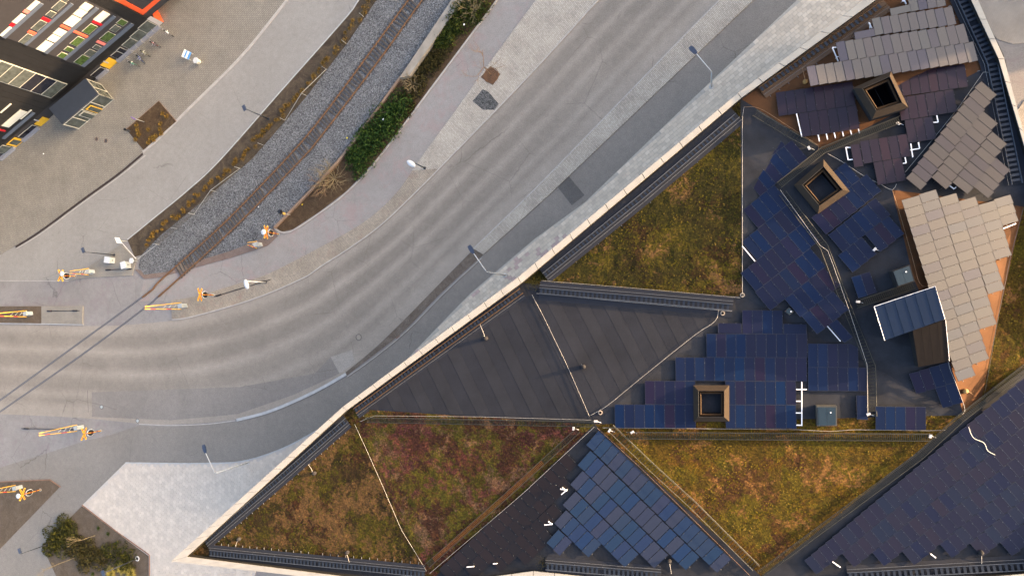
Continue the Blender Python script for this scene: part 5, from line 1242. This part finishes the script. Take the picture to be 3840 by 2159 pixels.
MB().tube([W_[-1] + Vector((0, 0, .4)), P(515, 972, .9)], .035, 5).build('brace', m_gal, fe)
# ================================================================== PLANTS
def leafmat(name, c1, c2, c3=None):
    t = NT(name); v = t.coord(); f = t.noise(v, 2.2, 5, .7); g_ = t.n('NewGeometry')
    c = t.ramp(t.math('ADD', t.math('MULTIPLY', f, .7), t.math('MULTIPLY', g_.outputs['Random Per Island'], .3)), [(.3, c1), (.52, c2), (.72, c3 or c2)])
    return t.done(c, .75, 0, .2)
m_jun = leafmat('juniper_leaf', (.008, .026, .006), (.032, .072, .012), (.085, .125, .02)); m_yew = leafmat('yellow_green_leaf', (.014, .026, .005), (.045, .062, .009), (.10, .105, .014)); m_olv = leafmat('olive_leaf', (.012, .016, .004), (.046, .046, .007), (.12, .105, .014)); m_gras = leafmat('ochre_grass', (.13, .072, .012), (.2, .115, .02), (.26, .165, .045)); m_gold = leafmat('gold_grass', (.24, .17, .03), (.36, .27, .05), (.42, .34, .1)); m_brsh = leafmat('brown_shrub', (.03, .022, .008), (.055, .045, .012), (.08, .07, .02))
m_twig = plain('twig_bark', (.24, .18, .095), .85, 0, .25, 3); m_twigr = plain('brown_twig', (.25, .15, .08), .85, 0, .25, 3); m_stem = plain('stem_bark', (.07, .05, .035), .9)
def shrub(label, c, rx, ry, h, mat, n=900, rot=0, grp='evergreen shrubs'):
    b = P(c[0], c[1], .08); k = 27.0; rx, ry = rx / k * 1.5, ry / k * 1.5; r = root('evergreen_shrub', b, label, 'shrub', grp); m = MB(); ca, sa = math.cos(rot), math.sin(rot)
    lumps = [(random.uniform(-.6, .6), random.uniform(-.6, .6), random.uniform(.5, 1.0)) for _ in range(9)]
    for _ in range(n):
        lx, ly, lh = random.choice(lumps); an = random.uniform(0, 6.28); rr = math.sqrt(random.random()) * .48
        x, y = lx + rr * math.cos(an), ly + rr * math.sin(an); zt = h * lh * (1 - (rr / .5) ** 2 * .75) * random.uniform(.55, 1.0)
        px_, py_ = x * rx, y * ry; p = b + Vector((px_ * ca - py_ * sa, px_ * sa + py_ * ca, max(.05, zt)))
        s = random.uniform(.1, .24); d = Vector((random.gauss(0, 1), random.gauss(0, 1), random.gauss(.5, .6))).normalized(); e = d.orthogonal().normalized(); e.rotate(Matrix.Rotation(random.uniform(0, 6.28), 3, d)); o = d.cross(e)
        m.face([p - e * s * 1.3, p - o * s * .4, p + e * s * 1.3, p + o * s * .4])
    m.build('foliage', mat, r)
    st = MB()
    for lx, ly, lh in lumps[:5]: st.tube([b, b + Vector((lx * rx * .5, ly * ry * .5, h * lh * .4)), b + Vector((lx * rx, ly * ry, h * lh * .8))], [.05, .035, .015], 4)
    st.build('stems', m_stem, r)
hr_ = math.radians(55)
for c, rx, ry, h, mt, lab in (((1480, 425), 62, 40, 1.5, m_jun, 'dark green juniper at the upper end of the hedge'), ((1430, 490), 72, 58, 1.7, m_jun, 'broad juniper in the middle of the hedge'), ((1378, 560), 62, 50, 1.6, m_jun, 'juniper at the lower end of the hedge'), ((1400, 520), 60, 46, 1.4, m_jun, 'juniper pressed between its neighbours in the hedge'),
        ((1465, 460), 56, 46, 1.3, m_jun, 'dense juniper by the wall, second of the hedge'), ((1352, 600), 50, 36, 1.2, m_jun, 'lowest juniper touching the bare shrub'), ((1690, 110), 52, 40, 1.4, m_yew, 'yellow-green shrub below the bare bush at the top'), ((1735, 60), 60, 40, 1.5, m_yew, 'bright green shrub beside the wall at the top'), ((1790, 20), 50, 40, 1.4, m_yew, 'green shrub at the very top edge of the hedge bed'), ((1665, 150), 34, 26, .9, m_yew, 'small yellow-green shrub at the tip of the top group')):
    shrub(lab, c, rx, ry, h, mt, 1100, hr_)
for c, rx, ry, lab in (((1570, 300), 60, 34, 'flat brown ground shrub in the middle of the hedge bed'), ((1610, 240), 60, 34, 'flat olive ground shrub below the top shrubs'), ((1530, 370), 52, 34, 'flat brown ground shrub above the junipers'), ((1655, 190), 56, 34, 'olive ground shrub beside the thick wall')): shrub(lab, c, rx, ry, .35, m_brsh, 900, hr_, 'flat ground shrubs')
for c, rx, ry, h, mt, lab in (((245, 1990), 60, 52, 1.0, m_olv, 'tall dark green shrub at the top of the lower bed'), ((205, 2030), 56, 44, .8, m_olv, 'dark green shrub by the path side of the lower bed'), ((300, 2040), 62, 48, .9, m_brsh, 'olive shrub in the middle of the lower bed'), ((440, 2080), 70, 48, .7, m_olv, 'green shrub on the right of the lower bed'), ((350, 2090), 56, 44, .7, m_brsh, 'low brown-green shrub behind the gold grass')): shrub(lab, c, rx, ry, h, mt, 1200)
def clump(name, label, c, r_, h, mat, n, grp):
    b = P(c[0], c[1], .06); m = MB()
    for _ in range(n):
        an = random.uniform(0, 6.28); d = Vector((math.cos(an), math.sin(an), 0)); s = Vector((-d.y, d.x, 0)) * random.uniform(.012, .03); L = random.uniform(.5, 1) * r_; p = b + d * random.uniform(0, .3) * r_; hh = h * random.uniform(.6, 1)
        m.face([p - s, p + s, p + d * L * .5 + s + Vector((0, 0, hh)), p + d * L * .5 - s + Vector((0, 0, hh))]); m.face([p + d * L * .5 - s + Vector((0, 0, hh)), p + d * L * .5 + s + Vector((0, 0, hh)), p + d * L + Vector((0, 0, hh * .65))])
    tag(m.build(name, mat), label, 'grass', grp)
line = resample([(1425, -40), (1375, 40), (1275, 175), (1140, 345), (1050, 440), (940, 565), (860, 640), (760, 725), (690, 790), (610, 860), (545, 920)], 84)
for k, (x, y) in enumerate(line):
    clump('ornamental_grass', 'ochre grass clump in the row along the wire fence', (x + random.uniform(-13, 9), y + random.uniform(-12, 8)), random.uniform(.35, .62), random.uniform(.35, .6), m_gras, 46, 'ochre grass clumps along the fence')
for x, y, lab in ((420, 2145, 'large golden grass tussock at the bottom of the lower bed, left'), (462, 2128, 'large golden grass tussock at the bottom of the lower bed, middle'), (495, 2145, 'large golden grass tussock at the bottom of the lower bed, right')): clump('golden_grass', lab, (x, y), 1.1, .5, m_gold, 260, 'golden tussocks')
for k, (x, y) in enumerate(((372, 1978), (408, 2000), (437, 2035), (412, 2050), (400, 2070), (350, 2150))): clump('low_plant', '%s small yellow-green plant on the lower bed gravel, counted from the top' % 'first second third fourth fifth sixth'.split()[k], (x, y), .42, .25, m_yew, 60, 'small plants in the lower bed')
for k in range(16):
    a, b_2 = random.random(), random.random(); x = 595 + (660 - 595) * a - (122) * b_2; y = 392 + 76 * a + 100 * b_2
    clump('dry_grass', 'dry ochre grass tuft in the plaza bed', (x - 2, y), .5, .3, m_gras, 60, 'dry tufts in the plaza bed')
def branch(m, p, d, L, r, depth, spread=.5, gens=2):
    q = p + d * L * .5 + Vector((random.gauss(0, .04), random.gauss(0, .04), 0)) * L; e = p + d * L
    m.tube([p, q, e], [r, r * .8, r * .55], 4 if depth < 2 else 5, cap=False)
    if depth == 0: return
    for k in range(random.randint(gens, gens + 1)):
        f = random.uniform(.45, 1); nd = (d + Vector((random.gauss(0, spread), random.gauss(0, spread), random.gauss(.05, spread * .6)))).normalized(); branch(m, p.lerp(e, f), nd, L * random.uniform(.55, .78), r * .55, depth - 1, spread, gens)
def bare_tree(label, base, top, r=.07, spread=.4, mat=None, cat='tree', hh=None, nstem=1, depth=4, name='bare_tree'):
    b, h = height_from(base, top) if top else (P(*base, .05), hh); r_ = root(name, b, label, cat, 'leafless trees and bushes'); m = MB(); h = max(h, 1.2)
    if nstem == 1: m.tube([b, b + Vector((.03, .05, h * .5))], [r, r * .8], 6); m.build('trunk', mat or m_twig, r_); m = MB(); m2 = b + Vector((.03, .05, h * .5))
    for k in range(3 if nstem == 1 else nstem):
        d = Vector((random.gauss(0, spread), random.gauss(0, spread), 1)).normalized() if nstem == 1 else Vector((math.cos(k * 6.28 / nstem + .3), math.sin(k * 6.28 / nstem), random.uniform(.5, 1.3))).normalized()
        branch(m, m2 if nstem == 1 else b, d, h * .34, r * .7 if nstem == 1 else r, depth - 1, spread + .1)
    m.build('crown', mat or m_twig, r_)
bare_tree('small bare brown tree rising from the square tree grate', (1842, 283), (1780, 222), .07, .6, m_twigr, depth=5)
bare_tree('bare young tree with pale trunk in the middle of the lower bed', (358, 2006), (250, 2042), .05, .28)
bare_tree('bare young tree with pale trunk at the lower bed edge beside the path', (281, 2090), (150, 2140), .05, .32)
bare_tree('spreading bare bush above the top green shrubs', (1770, 40), None, .05, .5, m_twig, 'bush', 4.4, 12, 4, 'bare_bush')
bare_tree('bare bush overhanging the flat shrubs in the hedge bed', (1548, 318), None, .045, .5, m_twig, 'bush', 3.2, 10, 4, 'bare_bush')
bare_tree('wide bare bush on the wall below the junipers', (1255, 670), None, .06, .5, m_twig, 'bush', 5.4, 13, 4, 'bare_bush')
bare_tree('second bare bush low on the wall, nearer the signal', (1215, 700), None, .05, .5, m_twigr, 'bush', 4.2, 10, 4, 'bare_bush')
# litter and little marks
for k, (x, y, c, lab) in enumerate(((1301, 518, (.8, .65, .02), 'yellow plastic scrap on the ballast by the wall'), (1437, 448, (.8, .8, .8), 'white paper scrap on the juniper'), (1740, 93, (.8, .8, .8), 'white paper scrap on the top shrubs'), (163, 577, (.85, .85, .85), 'white paper scrap on the plaza'), (1133, 767, (.8, .55, .03), 'yellow scrap in the bed beside the dwarf signal'), (969, 775, (.75, .75, .75), 'white stone lying beside the right rail'))):
    b = P(x, y, .12 if k not in (1, 2) else 1.2); m = MB(); m.box((b.x, b.y, b.z), (.22, .16, .05), k); m.box((b.x + .05, b.y + .03, b.z + .04), (.14, .12, .05), k + .6)
    tag(m.build('litter', plain('litter_%d' % k, c, .6)), lab, 'litter')
# gull-white dots: clump of moss at gutter knot
for x, y, lab in ((2000, 1066, 'tuft of wild growth in the gutter at the end of the felt ladder'), (2035, 2108, 'tuft of dry growth at the bottom gutter knot')): 
    b = RP(x, y, .1); m = MB()
    for _ in range(160):
        an = random.uniform(0, 6.28); rr = random.random() * .8; p = b + Vector((math.cos(an) * rr, math.sin(an) * rr, random.uniform(0, .25))); s = random.uniform(.05, .12); m.face([p, p + Vector((s, s * .5, .05)), p + Vector((0, s, .12))])
    tag(m.build('gutter_growth', m_brsh), lab, 'plant', 'growth in the gutters')
